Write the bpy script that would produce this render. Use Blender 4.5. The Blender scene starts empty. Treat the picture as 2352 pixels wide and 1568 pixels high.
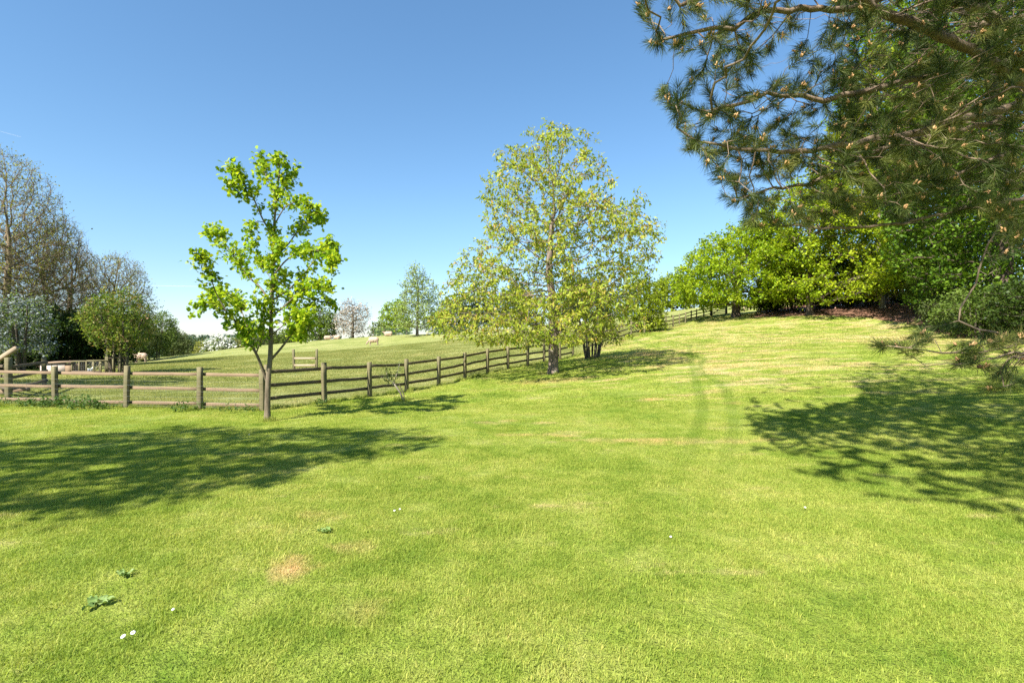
import bpy, math, random
import numpy as np
from mathutils import Vector, Matrix
rng = np.random.default_rng(7)
random.seed(7)
R = math.radians
DEBUG = False
sc = bpy.context.scene
# ---------------------------------------------------------------- camera, sky, sun
EYE = 1.7
cd = bpy.data.cameras.new('camera'); cam = bpy.data.objects.new('camera', cd); sc.collection.objects.link(cam)
cam.location = (0, 0, EYE); cam.rotation_euler = (R(90), 0, 0)
cd.lens = 18; cd.sensor_width = 36; cd.shift_y = -0.0034; cd.clip_start = 0.05; cd.clip_end = 40000
sc.camera = cam
SUN_EL = 45.0
SH = np.array([0.6, 0.8]); SH = SH / np.linalg.norm(SH)          # direction in which shadows fall
w = bpy.data.worlds.new('World'); sc.world = w; w.use_nodes = True
nt = w.node_tree; sky = nt.nodes.new('ShaderNodeTexSky'); sky.sky_type = 'NISHITA'; sky.sun_disc = False
sky.sun_elevation = R(SUN_EL); sky.sun_rotation = math.atan2(-SH[0], -SH[1])
sky.altitude = 0; sky.air_density = 1.0; sky.dust_density = 0.15; sky.ozone_density = 3.5
bg = nt.nodes['Background']; gm = nt.nodes.new('ShaderNodeGamma'); gm.inputs[1].default_value = .82; hs = nt.nodes.new('ShaderNodeHueSaturation'); hs.inputs['Saturation'].default_value = 1.2
tc = nt.nodes.new('ShaderNodeTexCoord'); sx = nt.nodes.new('ShaderNodeSeparateXYZ'); nt.links.new(tc.outputs['Generated'], sx.inputs[0])
rp = nt.nodes.new('ShaderNodeValToRGB'); nt.links.new(sx.outputs[2], rp.inputs[0]); rp.color_ramp.interpolation = 'EASE'
for q_, (p_, c_) in zip((rp.color_ramp.elements[0], rp.color_ramp.elements[1]), ((0.0, (.80, .86, 1, 1)), (.25, (.95, 1.0, .99, 1)))): q_.position = p_; q_.color = c_
mm = nt.nodes.new('ShaderNodeMix'); mm.data_type = 'RGBA'; mm.blend_type = 'MULTIPLY'; mm.inputs[0].default_value = 1
nt.links.new(sky.outputs[0], gm.inputs[0]); nt.links.new(gm.outputs[0], hs.inputs['Color']); nt.links.new(hs.outputs[0], mm.inputs[6]); nt.links.new(rp.outputs[0], mm.inputs[7]); nt.links.new(mm.outputs[2], bg.inputs[0]); bg.inputs[1].default_value = 0.107
sd = bpy.data.lights.new('sun', 'SUN'); sun = bpy.data.objects.new('sun', sd); sc.collection.objects.link(sun)
sd.energy = 5.0; sd.angle = R(0.6); sd.color = (1.0, 0.955, 0.87)
ce, se = math.cos(R(SUN_EL)), math.sin(R(SUN_EL))
sun.rotation_euler = Vector((SH[0]*ce, SH[1]*ce, -se)).to_track_quat('-Z', 'Y').to_euler()
sc.view_settings.view_transform = 'Standard'; sc.view_settings.look = 'None'
sc.view_settings.exposure = 1.40; sc.view_settings.gamma = 1
sc.cycles.use_denoising = False; sc.cycles.max_bounces = 7; sc.cycles.diffuse_bounces = 3; sc.cycles.transparent_max_bounces = 8
sc.cycles.sample_clamp_indirect = 6

# ---------------------------------------------------------------- helpers
def pixel_point(u, v, d):                       # image pixel u, v at estimated distance d -> metres
    return np.array([(u-1176)/1176*d, d, EYE-(v-775)/1176*d])
def tag(o, label=None, cat=None, group=None, kind=None):
    if label: o['label'] = label
    if cat: o['category'] = cat
    if group: o['group'] = group
    if kind: o['kind'] = kind
    return o
def empty(name, loc, label=None, cat=None, group=None, rz=0):
    o = bpy.data.objects.new(name, None); sc.collection.objects.link(o)
    o.location = tuple(float(c) for c in loc); o.rotation_euler[2] = rz; o.empty_display_size = 0.2
    return tag(o, label, cat, group)
def mesh_data(name, V, Fs, mat, rnd=None, smooth=False):
    V = np.asarray(V, dtype=np.float32)
    if not isinstance(Fs, list): Fs = [Fs]
    elif len(Fs) and not isinstance(Fs[0], np.ndarray): Fs = [np.array(Fs)]
    Fs = [np.asarray(f, dtype=np.int32) for f in Fs if len(f)]
    me = bpy.data.meshes.new(name)
    me.vertices.add(len(V)); me.vertices.foreach_set('co', V.ravel())
    loops = np.concatenate([f.ravel() for f in Fs])
    tot = np.concatenate([np.full(len(f), f.shape[1], dtype=np.int32) for f in Fs])
    st = np.concatenate([[0], np.cumsum(tot)[:-1]]).astype(np.int32)
    me.loops.add(len(loops)); me.loops.foreach_set('vertex_index', loops)
    me.polygons.add(len(tot)); me.polygons.foreach_set('loop_start', st); me.polygons.foreach_set('loop_total', tot)
    if smooth: me.polygons.foreach_set('use_smooth', np.ones(len(tot), dtype=bool))
    me.update(calc_edges=True)
    if rnd is not None:
        a = me.attributes.new('rnd', 'FLOAT', 'FACE'); a.data.foreach_set('value', np.asarray(rnd, dtype=np.float32))
    if mat: me.materials.append(mat)
    return me
def mk(name, V, Fs, mat, parent=None, rnd=None, smooth=False, rel=True):
    V = np.asarray(V, dtype=np.float64)
    if parent is not None and rel: V = V - np.array(parent.location)
    o = bpy.data.objects.new(name, mesh_data(name, V, Fs, mat, rnd, smooth)); sc.collection.objects.link(o)
    if parent is not None: o.parent = parent
    return o
def copy_tree(o, parent=None):
    c = o.copy(); sc.collection.objects.link(c)
    if parent is not None: c.parent = parent
    for ch in list(o.children): copy_tree(ch, c)
    return c
class MB:
    def __init__(s): s.V = []; s.F = {}; s.n = 0
    def add(s, V, F):
        F = np.asarray(F)
        s.F.setdefault(F.shape[1], []).append(F + s.n); s.V.append(np.asarray(V, float)); s.n += len(V)
    def out(s): return np.concatenate(s.V), [np.concatenate(f) for f in s.F.values()]
    def build(s, name, mat, parent=None, **k):
        V, F = s.out(); return mk(name, V, F, mat, parent, **k)
def unit(v): return v / (np.linalg.norm(v, axis=-1, keepdims=True) + 1e-9)
def tube(P, r, n=6, cap=True):
    P = np.asarray(P, float); r = np.asarray(r, float); m = len(P)
    T = unit(np.gradient(P, axis=0)); up = np.array([0., 0, 1]) if abs(T[0][2]) < .9 else np.array([1., 0, 0])
    A = np.zeros((m, 3)); a = unit(np.cross(T[0], up))
    for i in range(m):
        a = a - T[i]*np.dot(a, T[i]); a = a/(math.sqrt(a@a)+1e-9); A[i] = a
    B = np.cross(T, A); th = np.linspace(0, 2*math.pi, n, endpoint=False)
    V = (P[:, None] + r[:, None, None]*(np.cos(th)[None, :, None]*A[:, None] + np.sin(th)[None, :, None]*B[:, None])).reshape(-1, 3)
    i = np.arange(m-1)[:, None]*n; j = np.arange(n)[None]; k = (j+1) % n
    F = np.stack([i+j, i+k, i+n+k, i+n+j], -1).reshape(-1, 4)
    return V, F
def beam(p0, p1, wd, ht, seg=1, jit=0.0, cham=0.05):
    """sawn timber: octagonal (arris-softened) section from p0 to p1; wd across, ht in the other direction"""
    p0 = np.asarray(p0, float); p1 = np.asarray(p1, float); t = unit(p1-p0)
    up = np.array([0, 0, 1.]) if abs(t[2]) < .8 else np.array([0, 1., 0])
    s = unit(np.cross(t, up)); u = np.cross(s, t)
    a, b = wd/2, ht/2; c = min(a, b)*cham*2
    sec = np.array([(-a, -b+c), (-a+c, -b), (a-c, -b), (a, -b+c), (a, b-c), (a-c, b), (-a+c, b), (-a, b-c)])
    ts = np.linspace(0, 1, seg+1); V = []
    for q in ts:
        k = 1 + rng.normal(0, .03)*(jit > 0); off = rng.normal(0, jit, 3) if 0 < q < 1 else 0
        V.append(p0 + (p1-p0)*q + off + (sec[:, :1]*s + sec[:, 1:]*u)*k)
    V = np.concatenate(V); n = 8; i = np.arange(seg)[:, None]*n; j = np.arange(n)[None]; k = (j+1) % n
    F = np.stack([i+j, i+k, i+n+k, i+n+j], -1).reshape(-1, 4)
    V = np.concatenate([V]); caps = np.array([[7, 6, 5, 4, 3, 2, 1, 0], list(seg*n+np.arange(8))])
    return V, F, caps
def add_beam(mb, *a, **k):
    V, F, C = beam(*a, **k); n0 = mb.n; mb.add(V, F); mb.F.setdefault(8, []).append(C + n0)
def poly_in(P, poly):
    x, y = P[:, 0], P[:, 1]; ins = np.zeros(len(P), bool); poly = np.asarray(poly, float); n = len(poly)
    for i in range(n):
        x1, y1 = poly[i]; x2, y2 = poly[i-1]
        c = ((y1 > y) != (y2 > y)) & (x < (x2-x1)*(y-y1)/(y2-y1+1e-12)+x1); ins ^= c
    return ins

# ---------------------------------------------------------------- terrain
CP = []
def cp(*a): CP.append(a)
for x in (-30, -20, -12, -6, -2, 2, 6): cp(x, -15, 0)
for x, y in ((-8, 5), (-3, 4), (0, 0), (3, 4), (0, 8), (-5, 9), (2, 9), (-12, 9), (-25, 5)): cp(x, y, 0 if y < 9 else -.04)
FENCE_R = [(607, 945, 12.8), (745, 922, 14.35), (849, 911, 16.05), (934, 899, 17.7), (1008, 884, 19.4), (1068, 872, 21.0), (1120, 856, 22.6),
           (1167, 847, 24.2), (1212, 839, 25.8), (1250, 832, 27.4), (1286, 826, 29.0), (1316, 819, 30.5)]
for f in FENCE_R: cp(*pixel_point(*f))
for u, d in ((607, 12.8), (459, 13), (290, 13.2), (127, 13.6), (0, 14), (-150, 14.3)): cp((u-1176)/1176*d, d, -.10)
cp(-5.24, 11.0, -.09); cp(-9, 11, -.07)
for f in ((1480, 763.5, 38.6), (1546, 751, 47), (1638, 725, 56), (1716, 712, 62), (1690, 727, 48), (1861, 721, 42), (2027, 706, 41), (2130, 738, 33),
          (2352, 860, 16), (2240, 770, 28), (857, 791, 70), (323, 832, 61), (385, 822, 65), (555, 798, 85), (700, 784, 88), (900, 768.5, 90),
          (1000, 766, 88), (1250, 745, 85), (1570, 714, 76), (160, 856, 28), (275, 856, 28), (700, 846, 31), (1270, 856, 21), (1360, 822, 27),
          (958, 770, 75), (0, 850, 33)): cp(*pixel_point(*f))
for dd, z in ((12, .12), (16, .33), (20, .6), (25, .95), (30, 1.4), (36, 1.95), (44, 2.8)): cp(.36*dd, dd, z)
for dd, z in ((8, .08), (12, .33), (16, .62), (20, .98), (25, 1.38), (30, 1.85), (35.5, 2.6)): cp(.70*dd, dd, z)
for dd, z in ((5, .05), (10, .3), (16, .85), (22, 1.6)): cp(1.0*dd, dd, z)
for x, y, z in ((14, 0, .3), (25, 10, 1.6), (35, 25, 3.6), (45, 45, 6), (30, 75, 6.6), (60, 80, 9), (0, 110, 2.6), (-30, 115, -1.5), (-60, 110, -5), (-60, 60, -2.2),
                (-45, 35, -.8), (-40, 10, -.2), (40, 120, 8), (100, 100, 12), (-120, 120, -7), (100, 0, 6), (-120, 0, -2), (0, -60, 0), (0, 200, 0),
                (-150, 250, -9), (-100, 400, -8), (150, 300, 10), (0, 500, -4), (-600, 900, -8), (600, 900, 5), (0, 1500, -6), (-900, 0, -5), (900, 0, 5), (0, -900, 0),
                (-350, 450, -9)): cp(x, y, z)
CP = np.array(CP, float)
_k = lambda r2: -np.sqrt(r2 + 2.5**2)
def _solve():
    n = len(CP); d2 = ((CP[:, None, :2]-CP[None, :, :2])**2).sum(-1)
    A = np.zeros((n+3, n+3)); A[:n, :n] = _k(d2) + .25*np.eye(n); A[:n, n] = 1; A[:n, n+1:] = CP[:, :2]; A[n, :n] = 1; A[n+1:, :n] = CP[:, :2].T
    return np.linalg.solve(A, np.concatenate([CP[:, 2], [0, 0, 0]]))
_w = _solve()
def zt(x, y):
    x = np.atleast_1d(np.asarray(x, float)); y = np.atleast_1d(np.asarray(y, float)); o = np.zeros(x.shape).ravel(); xs = x.ravel(); ys = y.ravel()
    for i in range(0, len(xs), 40000):
        a, b = xs[i:i+40000], ys[i:i+40000]
        K = _k((a[:, None]-CP[None, :, 0])**2 + (b[:, None]-CP[None, :, 1])**2)
        o[i:i+40000] = K @ _w[:len(CP)] + _w[-3] + _w[-2]*a + _w[-1]*b
    return o.reshape(x.shape)
def gz(x, y): return float(zt(x, y)[0])
def ground(u, d):                                   # point on the ground in image column u at distance d
    x = (u-1176)/1176*d; return np.array([x, d, gz(x, d)])

# ---------------------------------------------------------------- materials
def new_mat(name):
    m = bpy.data.materials.new(name); m.use_nodes = True; t = m.node_tree; t.nodes.clear()
    out = t.nodes.new('ShaderNodeOutputMaterial'); return m, t, out
def N(t, typ, **k):
    n = t.nodes.new(typ)
    for a, b in k.items():
        if a.startswith('i_'):
            key = a[2:]; n.inputs[int(key) if key.isdigit() else key].default_value = b
        else: setattr(n, a, b)
    return n
def ramp(t, stops, fac=None):
    r = t.nodes.new('ShaderNodeValToRGB'); e = r.color_ramp.elements
    while len(e) < len(stops): e.new(0.5)
    for q, (p, c) in zip(e, stops): q.position = p; q.color = (*c, 1)
    if fac is not None: t.links.new(fac, r.inputs[0])
    return r
def mixc(t, fac, a, b, mode='MIX'):
    m = t.nodes.new('ShaderNodeMix'); m.data_type = 'RGBA'; m.blend_type = mode
    for s, v in ((0, fac), (6, a), (7, b)):
        if isinstance(v, bpy.types.NodeSocket): t.links.new(v, m.inputs[s])
        elif s == 0: m.inputs[0].default_value = v
        else: m.inputs[s].default_value = (*v, 1)
    return m.outputs[2]
def mth(t, op, a, b=None, c=None, clamp=False):
    m = t.nodes.new('ShaderNodeMath'); m.operation = op; m.use_clamp = clamp
    for i, v in enumerate((a, b, c)):
        if v is None: continue
        if isinstance(v, bpy.types.NodeSocket): t.links.new(v, m.inputs[i])
        else: m.inputs[i].default_value = v
    return m.outputs[0]
def noise(t, scale, vec=None, detail=3, rough=.55, sx=None):
    if vec is None: vec = N(t, 'ShaderNodeNewGeometry').outputs['Position']
    if sx:
        mp = N(t, 'ShaderNodeMapping'); mp.inputs['Scale'].default_value = sx; t.links.new(vec, mp.inputs[0]); vec = mp.outputs[0]
    n = N(t, 'ShaderNodeTexNoise'); n.inputs['Scale'].default_value = scale; n.inputs['Detail'].default_value = detail; n.inputs['Roughness'].default_value = rough
    t.links.new(vec, n.inputs['Vector']); return n.outputs['Fac']
def leaf_bsdf(t, out, col, tcol, transl=.4, rough=.5, spec=.35, bump=None):
    p = N(t, 'ShaderNodeBsdfPrincipled'); p.inputs['Roughness'].default_value = rough; p.inputs['Specular IOR Level'].default_value = spec
    t.links.new(col, p.inputs['Base Color'])
    tr = N(t, 'ShaderNodeBsdfTranslucent'); t.links.new(tcol, tr.inputs[0])
    mx = N(t, 'ShaderNodeMixShader'); mx.inputs[0].default_value = transl
    t.links.new(p.outputs[0], mx.inputs[1]); t.links.new(tr.outputs[0], mx.inputs[2]); t.links.new(mx.outputs[0], out.inputs[0])
    return p
def leaf_mat(name, cols, transl=.42, rough=.55, spec=.18, tint=(1.15, 1.1, .55)):
    m, t, out = new_mat(name)
    a = N(t, 'ShaderNodeAttribute', attribute_name='rnd')
    n = len(cols); r = ramp(t, [(i/(n-1), c) for i, c in enumerate(cols)], a.outputs['Fac'])
    v = noise(t, 1.3); v2 = mth(t, 'MULTIPLY_ADD', v, .5, .75)
    cc = N(t, 'ShaderNodeCombineColor'); [t.links.new(v2, cc.inputs[i]) for i in range(3)]
    col = mixc(t, 1.0, r.outputs[0], cc.outputs[0], 'MULTIPLY')
    leaf_bsdf(t, out, col, mixc(t, 1.0, col, tint, 'MULTIPLY'), transl, rough, spec); return m
def bark_mat(name, c1, c2, scale=6, lichen=None):
    m, t, out = new_mat(name)
    geo = N(t, 'ShaderNodeTexCoord').outputs['Object']
    n1 = noise(t, scale, geo, 6, .7, (1, 1, .25)); r = ramp(t, [(.3, c1), (.7, c2)], n1); col = r.outputs[0]
    if lichen:
        n2 = noise(t, 2.5, geo, 4, .6); r2 = ramp(t, [(.55, (0, 0, 0)), (.68, (1, 1, 1))], n2); col = mixc(t, r2.outputs[0], col, lichen)
    p = N(t, 'ShaderNodeBsdfPrincipled'); p.inputs['Roughness'].default_value = .9; p.inputs['Specular IOR Level'].default_value = .2
    t.links.new(col, p.inputs['Base Color'])
    b = N(t, 'ShaderNodeBump'); b.inputs['Strength'].default_value = .8; b.inputs['Distance'].default_value = .02; t.links.new(n1, b.inputs['Height'])
    t.links.new(b.outputs[0], p.inputs['Normal']); t.links.new(p.outputs[0], out.inputs[0]); return m
def wood_mat(name, c1, c2, c3):
    m, t, out = new_mat(name); pos = N(t, 'ShaderNodeNewGeometry').outputs['Position']
    n1 = noise(t, 30, pos, 5, .7, (.12, .12, 1)); n2 = noise(t, 3, pos, 4, .6)
    col = mixc(t, mth(t, 'MULTIPLY', n2, .9), ramp(t, [(.3, c1), (.7, c2)], n1).outputs[0], c3)
    p = N(t, 'ShaderNodeBsdfPrincipled'); p.inputs['Roughness'].default_value = .85; p.inputs['Specular IOR Level'].default_value = .25
    t.links.new(col, p.inputs['Base Color']); b = N(t, 'ShaderNodeBump'); b.inputs['Strength'].default_value = .5; b.inputs['Distance'].default_value = .01
    t.links.new(n1, b.inputs['Height']); t.links.new(b.outputs[0], p.inputs['Normal']); t.links.new(p.outputs[0], out.inputs[0]); return m
def plain(name, c, rough=.7, spec=.3, metal=0):
    m, t, out = new_mat(name); p = N(t, 'ShaderNodeBsdfPrincipled'); v = noise(t, 9)
    col = mixc(t, v, tuple(x*.75 for x in c), tuple(min(1, x*1.2) for x in c)); t.links.new(col, p.inputs['Base Color'])
    p.inputs['Roughness'].default_value = rough; p.inputs['Specular IOR Level'].default_value = spec; p.inputs['Metallic'].default_value = metal
    t.links.new(p.outputs[0], out.inputs[0]); return m

# lawn colour as a function of place: greens, dry patches, mowing and wheel tracks
def lawn_group():
    g = bpy.data.node_groups.new('lawn_colour', 'ShaderNodeTree')
    g.interface.new_socket('Colour', in_out='OUTPUT', socket_type='NodeSocketColor')
    t = g; out = t.nodes.new('NodeGroupOutput')
    pos = N(t, 'ShaderNodeNewGeometry').outputs['Position']; sp = N(t, 'ShaderNodeSeparateXYZ'); t.links.new(pos, sp.inputs[0])
    X, Y = sp.outputs[0], sp.outputs[1]
    flat = N(t, 'ShaderNodeCombineXYZ'); t.links.new(X, flat.inputs[0]); t.links.new(Y, flat.inputs[1]); P = flat.outputs[0]
    n1 = noise(t, .55, P, 5, .6); n2 = noise(t, 3.2, P, 4, .6); n3 = noise(t, 14, P, 2, .5)
    a = mth(t, 'ADD', mth(t, 'MULTIPLY', n1, .5), mth(t, 'ADD', mth(t, 'MULTIPLY', n2, .34), mth(t, 'MULTIPLY', n3, .16)))
    base = ramp(t, [(.36, (.15, .23, .026)), (.47, (.25, .312, .048)), (.56, (.33, .366, .077)), (.68, (.445, .422, .14))], a).outputs[0]
    # dry straw patches, mostly up the slope
    wz = mth(t, 'MULTIPLY', mth(t, 'SUBTRACT', Y, 8.5), .12, clamp=True)
    wx = mth(t, 'MULTIPLY', mth(t, 'SUBTRACT', X, -1.0), .16, clamp=True)
    wgt = mth(t, 'MULTIPLY', wz, wx)
    d1 = noise(t, 1.5, P, 5, .66, (.42, 1.0, 1)); d1b = noise(t, .16, P, 2, .5)
    thr = mth(t, 'ADD', mth(t, 'MULTIPLY', d1, .72), mth(t, 'MULTIPLY', d1b, .28))
    m1 = mth(t, 'MULTIPLY', mth(t, 'SUBTRACT', mth(t, 'ADD', thr, mth(t, 'MULTIPLY', wgt, .10)), .575), 10, clamp=True)
    d2 = noise(t, 4, P, 3, .6); m1 = mth(t, 'MULTIPLY', m1, mth(t, 'MULTIPLY_ADD', d2, 1.1, .25), clamp=True)
    col = mixc(t, mth(t, 'MULTIPLY', m1, .85), base, (.58, .44, .25))
    # named bare spots (x, y, rx, ry, strength)
    for (sx, sy, rx, ry, st) in ((-1.62, 3.78, .17, .2, 1.0), (-1.35, 4.15, .2, .16, .45), (-.95, 3.2, .2, .2, .25), (.2, 9.1, .6, .16, .5), (2.1, 8.6, 1.2, .22, .6), (3.4, 8.35, 1.3, .2, .55),
                                 (-.1, 10.7, .22, .12, .7), (3.6, 13.2, .35, .3, .9), (5.2, 12.0, .25, .2, .6), (1.0, 9.0, .3, .12, .6), (7.0, 26.5, .8, 1.2, .9), (1.2, 18.5, 1.6, .9, .5), (-1.9, 4.9, .3, .2, .3)):
        dx = mth(t, 'DIVIDE', mth(t, 'SUBTRACT', X, sx), rx); dy = mth(t, 'DIVIDE', mth(t, 'SUBTRACT', Y, sy), ry)
        r2 = mth(t, 'SQRT', mth(t, 'ADD', mth(t, 'MULTIPLY', dx, dx), mth(t, 'MULTIPLY', dy, dy)))
        f = mth(t, 'SUBTRACT', mth(t, 'ADD', 1.15, mth(t, 'MULTIPLY', mth(t, 'SUBTRACT', n2, .5), 2.4)), r2, clamp=True)
        col = mixc(t, mth(t, 'MULTIPLY', f, st, clamp=True), col, (.55, .40, .19))
    # faint mowing bands across the slope, two wheel tracks
    wv = mth(t, 'SINE', mth(t, 'ADD', mth(t, 'MULTIPLY', mth(t, 'ADD', Y, mth(t, 'MULTIPLY', X, .25)), 3.1), mth(t, 'MULTIPLY', n1, 5)))
    band = mth(t, 'MULTIPLY_ADD', mth(t, 'MULTIPLY', wv, wz), .07, 1.0)
    fc = N(t, 'ShaderNodeFloatCurve'); t.links.new(mth(t, 'DIVIDE', Y, 50), fc.inputs['Value'])
    return g, t, out, X, Y, P, col, band, n2
def track_nodes(pts1, pts2):
    g, t, out, X, Y, P, col, band, n2 = lawn_group()
    for pts in (pts1, pts2):
        fc = N(t, 'ShaderNodeFloatCurve'); c = fc.mapping.curves[0]
        ys = [(y/50, x/30) for x, y in pts]; ys.sort()
        while len(c.points) < len(ys): c.points.new(.5, .5)
        for q, (a, b) in zip(c.points, ys): q.location = (a, b)
        fc.mapping.extend = 'HORIZONTAL'; fc.mapping.update()
        t.links.new(mth(t, 'DIVIDE', Y, 50), fc.inputs['Value'])
        dx = mth(t, 'ABSOLUTE', mth(t, 'SUBTRACT', X, mth(t, 'MULTIPLY', fc.outputs[0], 30)))
        f = mth(t, 'MULTIPLY', mth(t, 'SUBTRACT', .19, dx), 9, clamp=True)
        f = mth(t, 'MULTIPLY', f, mth(t, 'MULTIPLY', mth(t, 'SUBTRACT', Y, 5.2), .22, clamp=True))
        f = mth(t, 'MULTIPLY', f, mth(t, 'MULTIPLY_ADD', n2, 1.7, -.1), clamp=True)
        col = mixc(t, mth(t, 'MULTIPLY', f, .55), col, (.12, .2, .02))
    cc = N(t, 'ShaderNodeCombineColor'); [t.links.new(band, cc.inputs[i]) for i in range(3)]
    col = mixc(t, 1.0, col, cc.outputs[0], 'MULTIPLY'); t.links.new(col, out.inputs[0]); return g
def gp(u, v):
    d = 10.
    for _ in range(20):
        z = gz((u-1176)/1176*d, d); d = .5*d+.5*max(2, min(40, (EYE-z)*1176/(v-775)))
    return ((u-1176)/1176*d, d)
TR1 = [gp(*q) for q in ((1560, 1100), (1590, 1010), (1613, 943), (1601, 883), (1586, 823), (1583, 785), (1581, 765))]
TR2 = [gp(*q) for q in ((1655, 1100), (1671, 1048), (1685, 988), (1681, 938), (1656, 883), (1620, 823), (1610, 785), (1604, 765))]
LAWN = track_nodes(TR1, TR2)

def pasture_col(t):
    pos = N(t, 'ShaderNodeNewGeometry').outputs['Position']
    n1 = noise(t, .25, pos, 5, .6); n2 = noise(t, 1.7, pos, 4, .65, (.5, 1, 1))
    a = mth(t, 'ADD', mth(t, 'MULTIPLY', n1, .5), mth(t, 'MULTIPLY', n2, .5))
    c = ramp(t, [(.36, (.17, .20, .05)), (.5, (.26, .275, .085)), (.6, (.33, .32, .12)), (.72, (.42, .37, .18))], a).outputs[0]
    return c
def grass_mat(name, which, gain):
    m, t, out = new_mat(name)
    if which == 'lawn':
        g = N(t, 'ShaderNodeGroup'); g.node_tree = LAWN; c = g.outputs[0]
    else: c = pasture_col(t)
    a = N(t, 'ShaderNodeAttribute', attribute_name='rnd')
    v = ramp(t, [(0, (.76, .84, .7)), (.5, (1, 1, 1)), (.93, (1.2, 1.12, 1.1)), (1, (1.6, 1.3, 1.6))], a.outputs['Fac']).outputs[0]
    col = mixc(t, 1.0, mixc(t, 1.0, c, v, 'MULTIPLY'), (gain,)*3, 'MULTIPLY')
    leaf_bsdf(t, out, col, mixc(t, 1.0, col, (1.1, 1.1, .6), 'MULTIPLY'), .42, .55, .2); return m

def ground_mat():
    m, t, out = new_mat('turf')
    g = N(t, 'ShaderNodeGroup'); g.node_tree = LAWN
    a = N(t, 'ShaderNodeAttribute', attribute_name='pasture'); l = N(t, 'ShaderNodeAttribute', attribute_name='litter')
    col = mixc(t, a.outputs['Fac'], g.outputs[0], pasture_col(t))
    nl = noise(t, 8, None, 5, .7)
    lit = ramp(t, [(.3, (.10, .055, .035)), (.6, (.28, .15, .10)), (.8, (.45, .28, .2))], nl).outputs[0]
    lf = mth(t, 'MULTIPLY', mth(t, 'SUBTRACT', mth(t, 'ADD', l.outputs['Fac'], mth(t, 'MULTIPLY', mth(t, 'SUBTRACT', nl, .5), .8)), .4), 5, clamp=True)
    col = mixc(t, lf, col, lit)
    nf = noise(t, 60, None, 3, .7); nm = noise(t, 12, None, 3, .6)
    vv = ramp(t, [(.3, (.62, .66, .6)), (.6, (1.1, 1.1, 1.1))], mth(t, 'ADD', mth(t, 'MULTIPLY', nf, .6), mth(t, 'MULTIPLY', nm, .4))).outputs[0]
    col = mixc(t, 1.0, col, vv, 'MULTIPLY')
    p = N(t, 'ShaderNodeBsdfPrincipled'); p.inputs['Roughness'].default_value = .95; p.inputs['Specular IOR Level'].default_value = .1
    t.links.new(col, p.inputs['Base Color'])
    b = N(t, 'ShaderNodeBump'); b.inputs['Strength'].default_value = .9; b.inputs['Distance'].default_value = .05
    t.links.new(mth(t, 'ADD', nf, mth(t, 'MULTIPLY', nm, 1.5)), b.inputs['Height']); t.links.new(b.outputs[0], p.inputs['Normal'])
    t.links.new(p.outputs[0], out.inputs[0]); return m

# fence line = border between lawn and pasture
FL = [pixel_point(*f)[:2] for f in FENCE_R]
FAR = [pixel_point(*f)[:2] for f in ((1480, 763.5, 38.6), (1546, 751, 47), (1638, 725, 56), (1716, 712, 62))]
border = [(-200, 14), (-16, 13.8)] + [tuple(pixel_point(127, 0, 13.6)[:2]), tuple(pixel_point(290, 0, 13.2)[:2]), tuple(pixel_point(459, 0, 13.0)[:2])] + [tuple(p) for p in FL] + [tuple(p) for p in FAR] + [(45, 75), (400, 90), (400, 3000), (-400, 3000)]
past_poly = np.array(border)
litter_poly = [ground(u, d)[:2] for u, d in ((1720, 45), (1800, 42.5), (1900, 40.5), (2000, 37.8), (2060, 35), (2130, 31.5), (2200, 27.5), (2300, 22), (2400, 20), (2500, 34), (2300, 48), (2000, 60), (1750, 58))]

def coords(segs):
    o = []
    for a, b, s in segs: o += list(np.arange(a, b, s))
    return np.array(o + [segs[-1][1]])
gx = coords([(-1500, -300, 120), (-300, -80, 20), (-80, -30, 4), (-30, 40, .5), (40, 90, 4), (90, 300, 21), (300, 1500, 120)])
gy = coords([(-300, -60, 40), (-60, -10, 6), (-10, 2, 1.2), (2, 64, .5), (64, 130, 2), (130, 300, 17), (300, 1900, 160)])
GX, GY = np.meshgrid(gx, gy); GZ = zt(GX, GY)
from mathutils import noise as mnoise
nx, ny = len(gx), len(gy)
V = np.stack([GX.ravel(), GY.ravel(), GZ.ravel()], -1)
i = np.arange(ny-1)[:, None]*nx; j = np.arange(nx-1)[None]
F = np.stack([i+j, i+j+1, i+nx+j+1, i+nx+j], -1).reshape(-1, 4)
gr = mk('ground', V, F, ground_mat(), smooth=True); tag(gr, kind='structure')
at = gr.data.attributes.new('pasture', 'FLOAT', 'POINT'); at.data.foreach_set('value', poly_in(V, past_poly).astype(np.float32))
at = gr.data.attributes.new('litter', 'FLOAT', 'POINT'); at.data.foreach_set('value', poly_in(V, litter_poly).astype(np.float32))

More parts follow.
